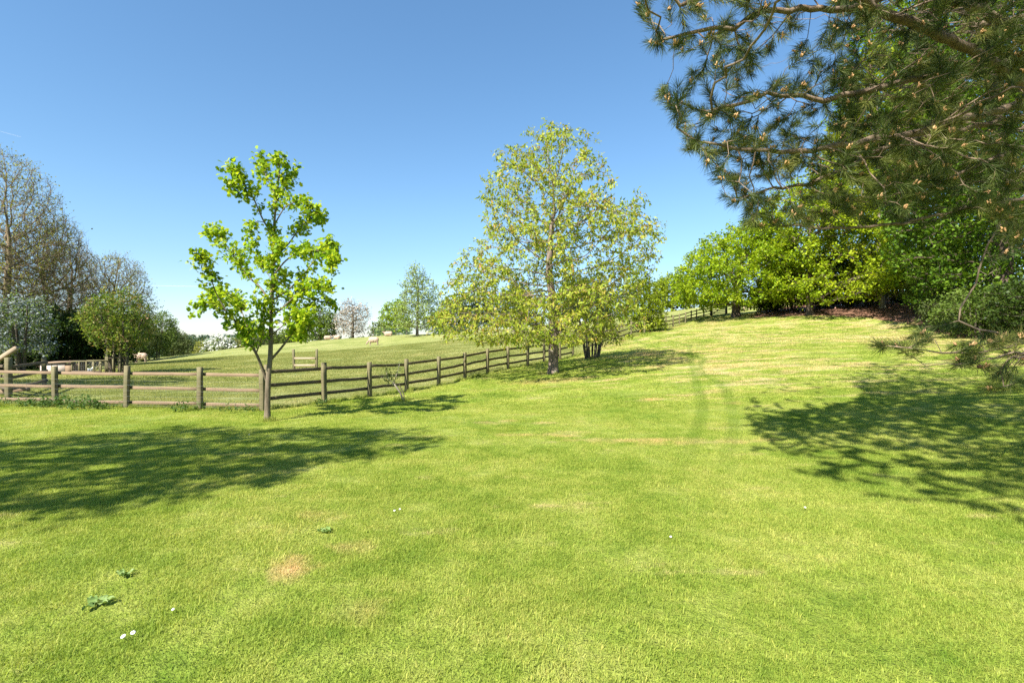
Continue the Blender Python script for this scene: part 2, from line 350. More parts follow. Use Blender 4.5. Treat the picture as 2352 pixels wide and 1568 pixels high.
# ---------------------------------------------------------------- grass
def blades(n, rad, hmin, hmax, wd, lean=.5, segs=2):
    a = rng.uniform(0, 2*math.pi, n); r = rad*np.sqrt(rng.uniform(0, 1, n)); c = np.stack([r*np.cos(a), r*np.sin(a), np.full(n, -.004)], -1)
    h = rng.uniform(hmin, hmax, n)*(1-.3*(r/rad)**2); d = rng.uniform(0, 2*math.pi, n); dv = np.stack([np.cos(d), np.sin(d), 0*d], -1); sv = np.stack([-np.sin(d), np.cos(d), 0*d], -1)
    ln = np.abs(rng.normal(0, lean, n)); ww = wd*rng.uniform(.6, 1.3, n)
    ts = np.linspace(0, 1, segs+1); V = []
    for q in ts[:-1]:
        p = c + dv*(ln*h*q*q)[:, None]; p[:, 2] += h*q*(1-.25*ln*q); V += [p - sv*(ww*(1-.45*q)/2)[:, None], p + sv*(ww*(1-.45*q)/2)[:, None]]
    p = c + dv*(ln*h)[:, None]; p[:, 2] += h*np.maximum(.2, 1-.35*ln); V.append(p)
    k = len(V); V = np.stack(V, 1).reshape(-1, 3); b = np.arange(n)[:, None]*k
    Q = [b + np.array([[2*s, 2*s+1, 2*s+3, 2*s+2]]) for s in range(segs-1)]; T = b + np.array([[k-3, k-2, k-1]])
    rv = rng.uniform(0, 1, n); return V, Q + [T], np.concatenate([rv]*segs)
def gn_scatter(name, srcs, P, rot, scl, idx):
    col = bpy.data.collections.new(name + '_tufts')
    for s in srcs: col.objects.link(s)
    me = bpy.data.meshes.new(name); me.vertices.add(len(P)); me.vertices.foreach_set('co', np.asarray(P, np.float32).ravel())
    o = bpy.data.objects.new(name, me); sc.collection.objects.link(o)
    for nm, ty, dat, key in (('rot', 'FLOAT_VECTOR', rot, 'vector'), ('scl', 'FLOAT', scl, 'value'), ('idx', 'INT', idx, 'value')):
        a = me.attributes.new(nm, ty, 'POINT'); a.data.foreach_set(key, np.asarray(dat, np.int32 if ty == 'INT' else np.float32).ravel())
    g = bpy.data.node_groups.new(name, 'GeometryNodeTree')
    g.interface.new_socket('Geometry', in_out='INPUT', socket_type='NodeSocketGeometry'); g.interface.new_socket('Geometry', in_out='OUTPUT', socket_type='NodeSocketGeometry')
    gi = g.nodes.new('NodeGroupInput'); go = g.nodes.new('NodeGroupOutput'); ip = g.nodes.new('GeometryNodeInstanceOnPoints')
    ci = g.nodes.new('GeometryNodeCollectionInfo'); ci.inputs[0].default_value = col; ci.inputs['Separate Children'].default_value = True; ci.inputs['Reset Children'].default_value = True
    def na(nm, ty):
        n = g.nodes.new('GeometryNodeInputNamedAttribute'); n.data_type = ty; n.inputs[0].default_value = nm; return n.outputs[0]
    g.links.new(gi.outputs[0], ip.inputs['Points']); g.links.new(ci.outputs[0], ip.inputs['Instance']); ip.inputs['Pick Instance'].default_value = True
    g.links.new(na('idx', 'INT'), ip.inputs['Instance Index']); g.links.new(na('scl', 'FLOAT'), ip.inputs['Scale'])
    er = g.nodes.new('FunctionNodeEulerToRotation'); g.links.new(na('rot', 'FLOAT_VECTOR'), er.inputs[0]); g.links.new(er.outputs[0], ip.inputs['Rotation'])
    g.links.new(ip.outputs[0], go.inputs[0]); md = o.modifiers.new('scatter', 'NODES'); md.node_group = g; return o
def tuft_src(name, mat, *a, **k):
    V, F, rv = blades(*a, **k); return bpy.data.objects.new(name, mesh_data(name, V, F, mat, rv))
GM = grass_mat('lawn_grass', 'lawn', 1.18); GP = grass_mat('pasture_grass', 'pasture', 1.1)
def region(d0, d1, dens, xk=1.22, margin=1.5):
    n = int(dens*((d1**2-d0**2)*xk + 2*margin*(d1-d0))); y = np.sqrt(rng.uniform(d0**2, d1**2, n)); x = rng.uniform(-1, 1, n)*(y*xk+margin); return np.stack([x, y], -1)
def finish(P2, s0, s1, nsrc, base=0):
    n = len(P2); z = zt(P2[:, 0], P2[:, 1]); e = .15
    sx = (zt(P2[:, 0]+e, P2[:, 1])-z)/e; sy = (zt(P2[:, 0], P2[:, 1]+e)-z)/e
    rot = np.stack([np.arctan(sy), -np.arctan(sx), rng.uniform(0, 2*math.pi, n)], -1)
    # yaw must come first about the tuft's own axis: small slopes, so the error is negligible when yaw is applied before tilt
    yaw = rot[:, 2]; tx, ty = rot[:, 0].copy(), rot[:, 1].copy()
    rot[:, 0] = tx*np.cos(yaw)+ty*np.sin(yaw); rot[:, 1] = -tx*np.sin(yaw)+ty*np.cos(yaw)
    return np.concatenate([P2, z[:, None]], 1), rot, rng.uniform(s0, s1, n), rng.integers(0, nsrc, n)+base
src = [tuft_src('a%d_tuft' % q, GM, 470, .24, .016, .040, .0034, .8, 3) for q in range(4)] + \
      [tuft_src('b%d_tuft' % q, GM, 90, .2, .035, .075, .004, .7, 3) for q in range(3)] + \
      [tuft_src('c%d_tuft' % q, GM, 420, .5, .025, .055, .011, .8, 2) for q in range(3)] + \
      [tuft_src('d%d_tuft' % q, GM, 420, 1.0, .03, .065, .024, .8, 2) for q in range(3)]
parts = []
P2 = region(1.6, 7.5, 34); parts.append(finish(P2, .8, 1.25, 4))
P2 = region(1.6, 7.5, 7); parts.append(finish(P2, .7, 1.15, 3, 4))
P2 = region(7.5, 14, 17); parts.append(finish(P2, .85, 1.3, 4))
P2 = region(7.5, 14, 2.5); parts.append(finish(P2, .7, 1.2, 3, 4))
P2 = region(12, 26, 4.5); parts.append(finish(P2, .8, 1.2, 3, 7))
P2 = region(24, 52, 1.3); parts.append(finish(P2, .8, 1.2, 3, 10))
Pn = np.concatenate([p[0] for p in parts]); keep = ~poly_in(Pn, past_poly) & ~poly_in(Pn, litter_poly) & (Pn[:, 0] > -20)
cat = [np.concatenate([p[q] for p in parts])[keep] for q in range(4)]
tag(gn_scatter('lawn_grass', src, *cat), 'short mown lawn grass, yellow green with dry straw patches', 'grass', kind='stuff')
srcp = [tuft_src('a%d_tuft' % q, GP, 300, .5, .02, .06, .010, .9, 2) for q in range(3)] + [tuft_src('b%d_tuft' % q, GP, 420, 1.1, .03, .07, .026, .8, 2) for q in range(3)]
P2 = region(12.8, 24, 5); pa = [finish(P2, .8, 1.2, 3)]
P2 = region(22, 60, 1.1); pa.append(finish(P2, .8, 1.3, 3, 3))
Pn = np.concatenate([p[0] for p in pa]); keep = poly_in(Pn, past_poly)
tag(gn_scatter('pasture_grass', srcp, *[np.concatenate([p[q] for p in pa])[keep] for q in range(4)]), 'grazed olive green pasture grass beyond the fence', 'grass', kind='stuff')
# uncut grass under the rails
GL = grass_mat('long_grass', 'lawn', 1.0)
srcl = [tuft_src('a%d_tuft' % q, GL, 90, .13, .07, .2, .006, .5, 3) for q in range(3)]
line = [np.array(p) for p in [(-16, 13.9)] + border[2:5]] + FL + FAR; LP = []
for a, b in zip(line[:-1], line[1:]):
    L = np.linalg.norm(b-a); k = int(L*11); q = rng.uniform(0, 1, k)[:, None]; LP.append(a+(b-a)*q+rng.normal(0, .13, (k, 2)))
for (x, y, r_, k) in ((-5.24, 11.0, .1, 8), (-3.14, 14.7, .1, 7), (1.68, 21, .3, 14), (4.2, 27, .5, 22)): LP.append(np.array([x, y])+rng.normal(0, r_, (k, 2)))
LP = np.concatenate(LP); pt, rt, s_, ix = finish(LP, .45, 1.05, 3)
tag(gn_scatter('long_grass', srcl, pt, rt, s_, ix), 'longer uncut grass along the foot of the fence', 'grass', kind='stuff')

# ---------------------------------------------------------------- trees
def colonize(att, pos, par, D, di, dk, steps=160, trop=(0, 0, .05), jit=.12, maxch=3):
    pos = [np.array(p, float) for p in pos]; par = list(par); nch = [0]*len(pos)
    for p in par:
        if p >= 0: nch[p] += 1
    P = np.array(pos); d = np.full(len(att), 1e9); nn = np.zeros(len(att), int)
    for a in range(0, len(P), 400):
        dm = np.linalg.norm(att[:, None]-P[None, a:a+400], axis=-1); k = dm.argmin(1); dd = dm[np.arange(len(att)), k]
        b = dd < d; d[b] = dd[b]; nn[b] = k[b]+a
    trop = np.array(trop)
    for s in range(steps):
        act = d < di
        if not act.any():
            if len(att) == 0: break
            act = d <= np.min(d)+1e-6
        ids = nn[act]; v = unit(att[act]-P[ids]); u, inv = np.unique(ids, return_inverse=True)
        acc = np.zeros((len(u), 3)); np.add.at(acc, inv, v)
        dr = unit(unit(acc)+trop+rng.normal(0, jit, acc.shape)); new = P[u]+dr*D
        ok = np.array([nch[q] < maxch for q in u]); 
        if not ok.any(): break
        u2, new = u[ok], new[ok]; base = len(P); P = np.concatenate([P, new])
        for q in u2: par.append(int(q)); nch[q] += 1; nch.append(0)
        for a in range(0, len(new), 400):
            dm = np.linalg.norm(att[:, None]-new[None, a:a+400], axis=-1); k = dm.argmin(1); dd = dm[np.arange(len(att)), k]
            b = dd < d; d[b] = dd[b]; nn[b] = k[b]+a+base
        kp = d > dk
        # attractors whose node is full and makes no progress are dropped
        full = np.array([nch[q] >= maxch for q in nn]); kp &= ~(full & (rng.uniform(0, 1, len(att)) < .3))
        att, d, nn = att[kp], d[kp], nn[kp]
        if len(att) == 0: break
    return P, np.array(par)
def radii(P, par, rtip, rbase, p=2.2):
    n = len(P); acc = np.zeros(n)
    for i in range(n-1, -1, -1):
        if acc[i] == 0: acc[i] = rtip**p
        if par[i] >= 0: acc[par[i]] += acc[i]
    r = acc**(1/p); e = math.log(rbase/rtip)/math.log(max(r[0]/rtip, 1.01)); return rtip*(r/rtip)**e
def wood(mb, P, par, r, nside=(3, 5, 9), rmin=0.0, twist=0):
    n = len(P); ch = [[] for _ in range(n)]
    for i in range(n):
        if par[i] >= 0: ch[par[i]].append(i)
    st = [(-1, i) for i in range(n) if par[i] < 0]
    while st:
        p0, i = st.pop(); c = [] if p0 < 0 else [p0]
        while True:
            c.append(i)
            if not ch[i]: break
            k = sorted(ch[i], key=lambda q: -r[q]); [st.append((i, q)) for q in k[1:]]; i = k[0]
        if len(c) < 2: continue
        rr = r[c].copy()
        if p0 >= 0: rr[0] = min(rr[0], rr[1]*1.25)
        if rr.max() < rmin: continue
        rr[-1] *= .5; Q = P[c]; m = rr.max(); k = nside[0] if m < .012 else nside[1] if m < .06 else nside[2]
        mb.add(*tube(Q, rr, k))
    return ch
RH = np.array([(0, 0, 0), (.42, .34, .07), (1, 0, -.05), (.5, -.34, .07)])
LANCE = np.array([(0, 0, 0), (.35, .22, .05), (1, 0, -.12), (.35, -.22, .05)])
LOBE = np.array([(0, 0, 0), (.12, .22, .05), (.3, .2, .04), (.42, .46, .1), (.62, .24, .05), (.82, .34, .05), (1, 0, -.08), (.8, -.34, .05), (.6, -.24, .05), (.42, -.46, .1), (.3, -.2, .04), (.12, -.22, .05)])
def leaves(C, size, tmpl=RH, droop=0.0, up=.6, axis=None, arand=1.0):
    n = len(C); a = rng.normal(0, 1, (n, 3))*arand
    if axis is not None: a = a + axis
    a[:, 2] -= droop; a = unit(a); nrm = rng.normal(0, 1, (n, 3)); nrm[:, 2] = np.abs(nrm[:, 2])+up
    b = unit(np.cross(nrm, a)); nn = np.cross(a, b); s = np.asarray(size)[:, None, None] if np.ndim(size) else size
    V = C[:, None] + s*(tmpl[None, :, :1]*a[:, None] + tmpl[None, :, 1:2]*b[:, None] + tmpl[None, :, 2:]*nn[:, None])
    k = len(tmpl); return V.reshape(-1, 3), np.arange(n*k).reshape(n, k)
def prisms(A, B, C, r):
    """many thin three sided twigs A-B-C at once"""
    n = len(A); t = unit(C-A); s = unit(np.cross(t, rng.normal(0, 1, t.shape))); u = np.cross(t, s); V = []
    for P, k in ((A, 1.), (B, .75), (C, .35)):
        for a in (0, 2.094, 4.189): V.append(P + (s*math.cos(a)+u*math.sin(a))*(r*k))
    V = np.stack(V, 1).reshape(-1, 3); b = np.arange(n)[:, None]*9
    F = np.concatenate([b+np.array([[l*3+q, l*3+(q+1) % 3, l*3+3+(q+1) % 3, l*3+3+q]]) for l in range(2) for q in range(3)]); return V, F
def env_sample(env, n, df=1.0, voids=6, vr=.22, power=.42):
    env = np.array(sorted(env)); z0, z1 = env[0, 0], env[-1, 0]; out = []; W = (env[:, 2]-env[:, 1]).max()
    H = z1-z0; vs = []; ph = rng.uniform(0, 6)
    while sum(len(o) for o in out) < n:
        z = rng.uniform(z0, z1, 4*n); l = np.interp(z, env[:, 0], env[:, 1]); r = np.interp(z, env[:, 0], env[:, 2]); hw = (r-l)/2
        keep = rng.uniform(0, 1, 4*n) < (hw*2/W)**1.6+.02; z, l, r, hw = z[keep], l[keep], r[keep], hw[keep]
        a = rng.uniform(0, 2*math.pi, len(z)); q = rng.uniform(0, 1, len(z))**power; zz = (z-z0)/H*6
        hw = hw*(1-.26*np.clip(np.sin(3*a+1.3*zz+ph)*np.sin(2.3*zz+2*a+2*ph)+.25, 0, 1))
        p = np.stack([(l+r)/2+hw*q*np.cos(a), hw*df*q*np.sin(a), z], -1)
        if not vs and voids: vs = [(p[rng.integers(len(p))], vr*min(W, H)*rng.uniform(.5, 1.1)) for _ in range(voids)]
        for c, rad in vs: p = p[np.linalg.norm(p-c, axis=1) > rad]
        out.append(p)
    return np.concatenate(out)[:n]
def tree(name, label, cat, base, env, mat, bark, n=700, D=.35, rb=.2, rt=.008, clear=.2, lead=.85, leaf=.12, per=6, spread=.16, tmpl=RH, droop=0., up=.6, df=1., group=None,
         voids=6, thr=3.0, trop=(0, 0, .05), sink=.15, vr=.22, power=.42, att=None, blossom=None, sway=.03, arand=1., di=9, dk=1.7, crown='crown', rmin=0., stems=1, flare=1.5, tg=2, tl=None, tspread=.5, tup=.25, wt=.6, splay=.35):
    tl = tl or D*1.0
    base = np.array(base, float); T = empty(name, base, label, cat, group); envA = np.array(env) if env is not None else None
    H = envA[:, 0].max() if env is not None else att[:, 2].max()
    A = env_sample(env, n, df, voids, vr, power) if att is None else att
    A = A[A[:, 2] > .02]
    pos, par = [], []
    top = max(H*lead, clear+D)
    for s in range(stems):
        ang = 2*math.pi*s/max(stems, 1)+.5; off = np.array([math.cos(ang), math.sin(ang), 0])*(.07*stems if stems > 1 else 0)
        p = np.array([0, 0, -sink]) + off*.6; pv = -1; x = rng.normal(0, 1, 2)
        while p[2] < top:
            pos.append(p.copy()); par.append(pv); pv = len(pos)-1
            x = x*.8+rng.normal(0, 1, 2)*.6; st = unit(np.array([x[0]*sway, x[1]*sway, 1.]) + off*(splay if stems > 1 else 0)); p = p+st*D
    nt_ = len(pos); P, par = colonize(A, pos, par, D, D*di, D*dk, trop=trop)
    # keep the bole bare below the crown
    r = radii(P, par, rt, rb/(stems**.5)); r[0] *= flare if stems == 1 else 1; 
    if stems == 1 and nt_ > 2: r[1] *= 1+.25*(flare-1)
    mb = MB(); wood(mb, P, par, r, rmin=rmin)
    tips = np.zeros(len(P))
    for i in range(len(P)-1, -1, -1):
        if tips[i] == 0: tips[i] = 1
        if par[i] >= 0: tips[par[i]] += tips[i]
    tw = np.where((tips <= thr*3) & (P[:, 2] > clear*.8) & (np.arange(len(P)) >= nt_))[0]
    # side twigs with the leaves strung along them
    k = np.repeat(tw, tg); ax = unit(P[k]-P[par[k]]); dr = unit(ax*.7+rng.normal(0, tspread, (len(k), 3))+np.array([0, 0, tup])); L = tl*rng.uniform(.4, 1.25, len(k))[:, None]
    TA = P[k]; TC = TA+dr*L; TB = (TA+TC)/2+rng.normal(0, .07, (len(k), 3))*L
    if rt*.75 > 0 and wt: mb.add(*prisms(TA, TB, TC, rt*wt))
    V, F = mb.out(); mk('trunk', V+base, F, bark, T, smooth=True)
    if DEBUG: print(name, 'nodes', len(P), 'tips', int((tips == 1).sum()), 'leafy', len(tw), 'leaves', int(len(k)*per))
    nr = rng.uniform(0, 1, len(P))
    if per:
        n_l = int(len(k)*per); j = rng.integers(0, len(k), n_l) if per < 3 else np.repeat(np.arange(len(k)), int(per)); q = rng.uniform(.25, 1.1, len(j))[:, None]
        C = TA[j]+(TC[j]-TA[j])*q+rng.normal(0, spread*.45, (len(j), 3)); rv = np.clip(.4*nr[k[j]]+.6*rng.uniform(0, 1, len(j)), 0, 1)
        V, F = leaves(C, leaf*rng.uniform(.65, 1.25, len(j)), tmpl, droop, up, dr[j]*.7, arand)
        mk(crown, V+base, F, mat, T, rnd=rv)
    if blossom:
        bm, bs, bn, bsp = blossom; k = rng.choice(tw, bn); C = P[k]+rng.normal(0, bsp, (bn, 3)); C[:, 2] += bsp*.6
        V, F = leaves(C, bs*rng.uniform(.6, 1.3, bn), RH, 0, .8); mk('blossom', V+base, F, bm, T, rnd=rng.uniform(0, 1, bn))
    return T
def dome(h, w0, bottom=.12, lop=0.0, squat=.55):
    """crown outline: (z, left, right); widest at squat*h"""
    z = np.linspace(bottom*h, h, 12); q = np.clip((z/h-bottom)/(1-bottom), 0, 1); sh = np.where(q < squat, .55+.45*np.sin(q/squat*math.pi/2), np.maximum(0, np.cos((q-squat)/(1-squat)*math.pi/2))**.62)
    return [(a, -w0/2*s*(1+lop*rng.uniform(-1, 1)), w0/2*s*(1+lop*rng.uniform(-1, 1))) for a, s in zip(z, np.maximum(sh, .03))]
def outline(base_uvd, rows):
    """rows of (v, left u, right u) seen at the tree's distance -> heights and half widths in metres"""
    u0, v0, d = base_uvd; k = d/1176
    return [((v0-v)*k, (l-u0)*k, (r-u0)*k) for v, l, r in rows]

M_BARK = bark_mat('bark_brown', (.045, .032, .024), (.19, .14, .105), 9)
M_BARKW = bark_mat('bark_wood', (.10, .075, .045), (.25, .19, .12), 7)
M_BARKC = bark_mat('bark_cherry', (.07, .05, .04), (.27, .21, .165), 8, (.3, .28, .2))
M_BARKG = bark_mat('bark_grey', (.12, .10, .075), (.34, .30, .23), 7, (.30, .30, .16))
M_BARKD = bark_mat('bark_dark', (.05, .04, .03), (.13, .11, .08), 7, (.16, .16, .09))
M_YOUNG = leaf_mat('leaves_young', [(.11, .22, .012), (.24, .38, .018), (.36, .47, .022), (.46, .51, .035)], .48)
M_CHERRY = leaf_mat('leaves_cherry', [(.11, .20, .018), (.23, .31, .028), (.34, .40, .04), (.43, .42, .065), (.45, .22, .09)], .42)
M_OAK = leaf_mat('leaves_oak', [(.11, .20, .008), (.21, .32, .012), (.31, .41, .016), (.42, .48, .025)], .45)
M_MAPLE = leaf_mat('leaves_maple', [(.13, .2, .012), (.24, .31, .018), (.32, .38, .025), (.38, .33, .05)], .45)
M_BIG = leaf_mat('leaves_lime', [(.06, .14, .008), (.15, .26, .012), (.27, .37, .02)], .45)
M_MID = leaf_mat('leaves_mid', [(.06, .10, .016), (.12, .18, .03), (.19, .25, .05)], .35)
M_PEAR = leaf_mat('leaves_pale', [(.17, .24, .06), (.28, .36, .10), (.38, .45, .16)], .38)
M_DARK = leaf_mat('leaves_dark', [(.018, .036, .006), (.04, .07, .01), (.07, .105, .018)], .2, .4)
M_OLIVE = leaf_mat('leaves_olive', [(.05, .075, .02), (.09, .12, .035), (.13, .16, .05)], .35)
M_SPRING = leaf_mat('leaves_spring', [(.13, .14, .035), (.24, .25, .06), (.36, .36, .09)], .45)
M_PINK = leaf_mat('leaves_bronze', [(.04, .09, .012), (.10, .17, .02), (.21, .27, .035), (.5, .27, .19)], .42)
M_GOLD = leaf_mat('leaves_gold', [(.14, .21, .012), (.24, .31, .018), (.33, .38, .025)], .45)
M_FAR = leaf_mat('leaves_haze_tint', [(.05, .085, .055), (.08, .12, .07), (.10, .14, .08)], .2)  # distance haze painted as a blue-green leaf tint, no air is modelled
M_SHADE = leaf_mat('leaves_shade_tone', [(.035, .085, .008), (.09, .165, .012), (.17, .26, .022)], .35)  # shade on the lime and right edge shrub put into darker leaf greens
M_WHITE = leaf_mat('blossom_white', [(.55, .55, .5), (.75, .75, .7), (.85, .84, .8)], .3, tint=(1, 1, .9))
M_SHADEB = leaf_mat('blossom_shade_tone', [(.13, .16, .155), (.24, .28, .27), (.4, .44, .42)], .3, tint=(1, 1, .95))  # white hawthorn petals greyed, their shade is part of this colour
M_BUFF = leaf_mat('blossom_buff', [(.3, .24, .18), (.45, .38, .30), (.6, .52, .45)], .3, tint=(1, .95, .85))

# cherry in the middle of the lawn
CH = (1270, 856, 21.0); cb = pixel_point(*CH); cb[2] = gz(cb[0], cb[1])
env = [(10.1, -.5, .4), (9.75, -1.4, 1.4), (9.2, -2.2, 2.0), (8.6, -2.6, 2.2), (7.9, -3.1, 2.7), (7.2, -3.2, 3.1), (6.5, -3.2, 4.1), (5.8, -3.9, 4.5), (5.1, -4.3, 4.6),
       (4.4, -4.3, 4.2), (3.7, -4.3, 3.9), (3.0, -5.0, 4.0), (2.3, -5.2, 4.1), (1.6, -5.0, 4.0), (1.1, -3.9, 3.0)]
tree('cherry_tree', 'tall spreading cherry tree with sparse bronze tipped leaves standing on the lawn before the fence', 'tree', cb, env, M_CHERRY, M_BARKC,
     n=4200, D=.22, rb=.21, rt=.0055, clear=1.5, lead=.62, leaf=.15, per=4, spread=.09, sway=.07, tmpl=LANCE, droop=.9, up=.3, voids=34, vr=.12, thr=2.2, trop=(0, 0, .24), dk=1.45, power=.5, flare=1.5, tg=3, tl=.24, wt=.8)

# young maple tree by the fence corner, limbs set out one by one
def young():
    d0 = 11.0; b = pixel_point(615, 967, d0); b[2] = gz(b[0], b[1]); T = empty('young_tree', b, 'slender young tree with bright lime lobed leaves just in front of the fence corner', 'tree')
    def q(x, y, dy=0.): 
        u = (x/1.7417+580)/1.3776; v = (y/1.7417+450)/1.3776; return pixel_point(u, v, d0+dy)
    B = [([(463, 1545), (464, 1420), (468, 1300), (480, 1180), (483, 1050), (486, 900), (492, 750), (497, 600), (500, 450), (515, 300), (530, 150), (525, 55)], .064, 0, 0),
         ([(460, 1310), (425, 1215), (400, 1155), (345, 1085), (300, 1000), (235, 925), (160, 880), (75, 885)], .034, .1, -.9),
         ([(402, 1158), (432, 1080), (450, 985), (440, 900), (400, 850)], .018, 0, -.35),
         ([(484, 1195), (545, 1125), (600, 1050), (640, 960), (700, 890), (770, 870), (812, 890)], .03, .1, .8),
         ([(486, 960), (560, 900), (640, 820), (740, 780), (800, 800)], .022, 0, -.8),
         ([(486, 885), (420, 790), (345, 730), (300, 650), (250, 590), (205, 500), (150, 485)], .024, 0, .9),
         ([(235, 925), (180, 830), (150, 740), (125, 665), (82, 620)], .014, -.9, -1.3),
         ([(400, 1155), (330, 950), (300, 860), (200, 820), (125, 860)], .016, -.3, .5),
         ([(487, 870), (580, 810), (650, 745), (730, 640), (800, 560), (842, 600)], .025, 0, .6),
         ([(492, 740), (560, 650), (640, 600), (740, 590), (840, 640), (820, 700)], .02, 0, -1.0),
         ([(496, 640), (580, 560), (640, 470), (720, 400), (780, 425)], .021, 0, .9),
         ([(499, 520), (440, 430), (385, 300), (320, 200), (245, 125)], .021, 0, -.6),
         ([(450, 440), (400, 430), (368, 490), (385, 580)], .012, -.1, .3),
         ([(503, 450), (560, 350), (640, 320), (735, 390)], .016, 0, -.5),
         ([(510, 330), (570, 240), (610, 160)], .014, 0, .4),
         ([(515, 300), (460, 200), (430, 90)], .014, 0, .3),
         ([(385, 300), (280, 270), (250, 210)], .01, -.35, -.7),
         ([(493, 760), (440, 690), (425, 660)], .01, 0, .3),
         ([(640, 960), (700, 1000), (660, 1080), (600, 1075)], .014, .5, 1.0),
         ([(484, 1060), (560, 1000), (620, 940), (680, 960)], .016, 0, -.7),
         ([(484, 1100), (430, 1040), (370, 1040), (320, 1010)], .014, 0, .5),
         ([(488, 840), (520, 760), (560, 720)], .012, 0, .5), ([(494, 690), (530, 620), (520, 560)], .01, 0, -.4),
         ([(486, 930), (520, 860), (600, 880), (650, 830)], .012, 0, .7)]
    mb = MB(); C = []; AX = []
    for k, (pts, r0, y0, y1) in enumerate(B):
        n = len(pts); P = np.array([q(x, y, y0+(y1-y0)*(i/(n-1))) for i, (x, y) in enumerate(pts)])
        s = np.linspace(0, n-1, n*4); P = np.stack([np.interp(s, range(n), P[:, c]) for c in range(3)], -1)
        for _ in range(2): P[1:-1] = (P[:-2]+2*P[1:-1]+P[2:])/4
        if k == 0: P[0, 2] = b[2]-.1
        rr = r0*(1-np.linspace(0, 1, len(P))*.85); 
        if k == 0: rr[:3] *= (1.3, 1.15, 1.05)
        mb.add(*tube(P, rr, 10 if k == 0 else 6))
        L = np.linalg.norm(np.diff(P, axis=0), axis=1).sum(); m = int(L*(30 if k else 19))
        for _ in range(m):
            f = rng.uniform(.3 if k else .42, 1); x = f*(len(P)-1); i = min(int(x), len(P)-2); p = P[i]+(P[i+1]-P[i])*(x-i); t = unit(P[i+1]-P[i])
            dr = unit(t*.6+rng.normal(0, .75, 3)+np.array([0, 0, .25])); l = rng.uniform(.06, .3)*(1.15-.35*f); e = p+dr*l
            mb.add(*tube(np.array([p, (p+e)/2+rng.normal(0, .01, 3), e]), np.array([.004, .003, .002]), 3))
            nl = rng.integers(6, 12); tt = rng.uniform(.35, 1.15, nl)[:, None]; C.append(p+(e-p)*tt+rng.normal(0, .045, (nl, 3))); AX.append(np.repeat(dr[None], nl, 0))
    mb.build('trunk', M_BARKY, T, smooth=True)
    C = np.concatenate(C); AX = np.concatenate(AX); C[:, 2] = np.maximum(C[:, 2], 1.3); V, F = leaves(C, .092*rng.uniform(.55, 1.25, len(C)), LOBE, .25, .5, AX*.8)
    mk('crown', V, F, M_YOUNG, T, rnd=rng.uniform(0, 1, len(C)))
M_BARKY = bark_mat('bark_young', (.07, .055, .035), (.25, .2, .135), 9, (.2, .13, .1))
young()

# leaning sapling in front of the fence
def sapling():
    b = ground(927, 14.6); T = empty('fruit_sapling', b, 'small leaning fruit sapling on the lawn beside the fence', 'sapling')
    k = 14.6/1176; g = lambda u, v, dy=0: np.array([(u-927)*k, dy, (922-v)*k])
    mb = MB(); C = []
    for pts, r in (([(929, 926), (919, 903), (911, 887), (903, 880)], .032), ([(903, 880), (890, 868), (876, 866)], .014), ([(905, 881), (912, 858), (919, 836)], .014), ([(895, 873), (888, 855), (886, 845)], .01), ([(908, 884), (899, 866), (898, 856)], .008)):
        P = np.array([g(u, v, rng.uniform(-.1, .1) if i else 0) for i, (u, v) in enumerate(pts)]); mb.add(*tube(P, np.linspace(r, r*.5, len(P)), 7))
        if r < .03:
            for _ in range(34):
                f = rng.uniform(.1, 1.1)*(len(P)-1); i = min(int(f), len(P)-2); C.append(P[i]+(P[i+1]-P[i])*(f-i)+rng.normal(0, .05, 3))
    V, F = mb.out(); mk('trunk', V+b, F, M_BARKG, T, smooth=True)
    C = np.array(C); V, F = leaves(C, .105*rng.uniform(.6, 1.2, len(C)), LANCE, .3, .3); mk('crown', V+b, F, M_OLIVE, T, rnd=rng.uniform(.4, 1, len(C)))
    P = np.array([[.035, .02, -.05], [.0, .02, .2], [-.14, .03, .5]])+b; m2 = MB(); m2.add(*tube(P, np.array([.014, .014, .012]), 6)); m2.build('stake', M_BARKD, T)
sapling()

# shrub behind the cherry
bb = ground(1360, 27)
tree('garden_bush', 'many stemmed dark leafy bush standing behind the cherry tree against the fence', 'bush', bb, outline((1360, 822, 27), [(622, 1340, 1400), (640, 1310, 1425), (680, 1290, 1445), (720, 1300, 1440), (760, 1310, 1430), (790, 1325, 1410)]),
     M_OLIVE, M_BARKD, n=750, D=.22, rb=.16, rt=.006, clear=.7, lead=.8, leaf=.12, per=5, spread=.13, stems=7, voids=8, thr=2.4, tg=2, tl=.3)

# golden hornbeam by the far fence
gb = ground(1492, 40)
tree('golden_tree', 'conical golden green tree reaching the ground beside the far fence', 'tree', gb, outline((1492, 760, 40), [(602, 1460, 1478), (625, 1440, 1495), (655, 1432, 1512), (690, 1430, 1530), (720, 1425, 1532), (752, 1450, 1530)]),
     M_GOLD, M_BARK, n=1500, D=.3, rb=.16, rt=.008, clear=.25, leaf=.16, per=8, spread=.2, voids=7, up=1.2, vr=.12, dk=1.2, tg=3)

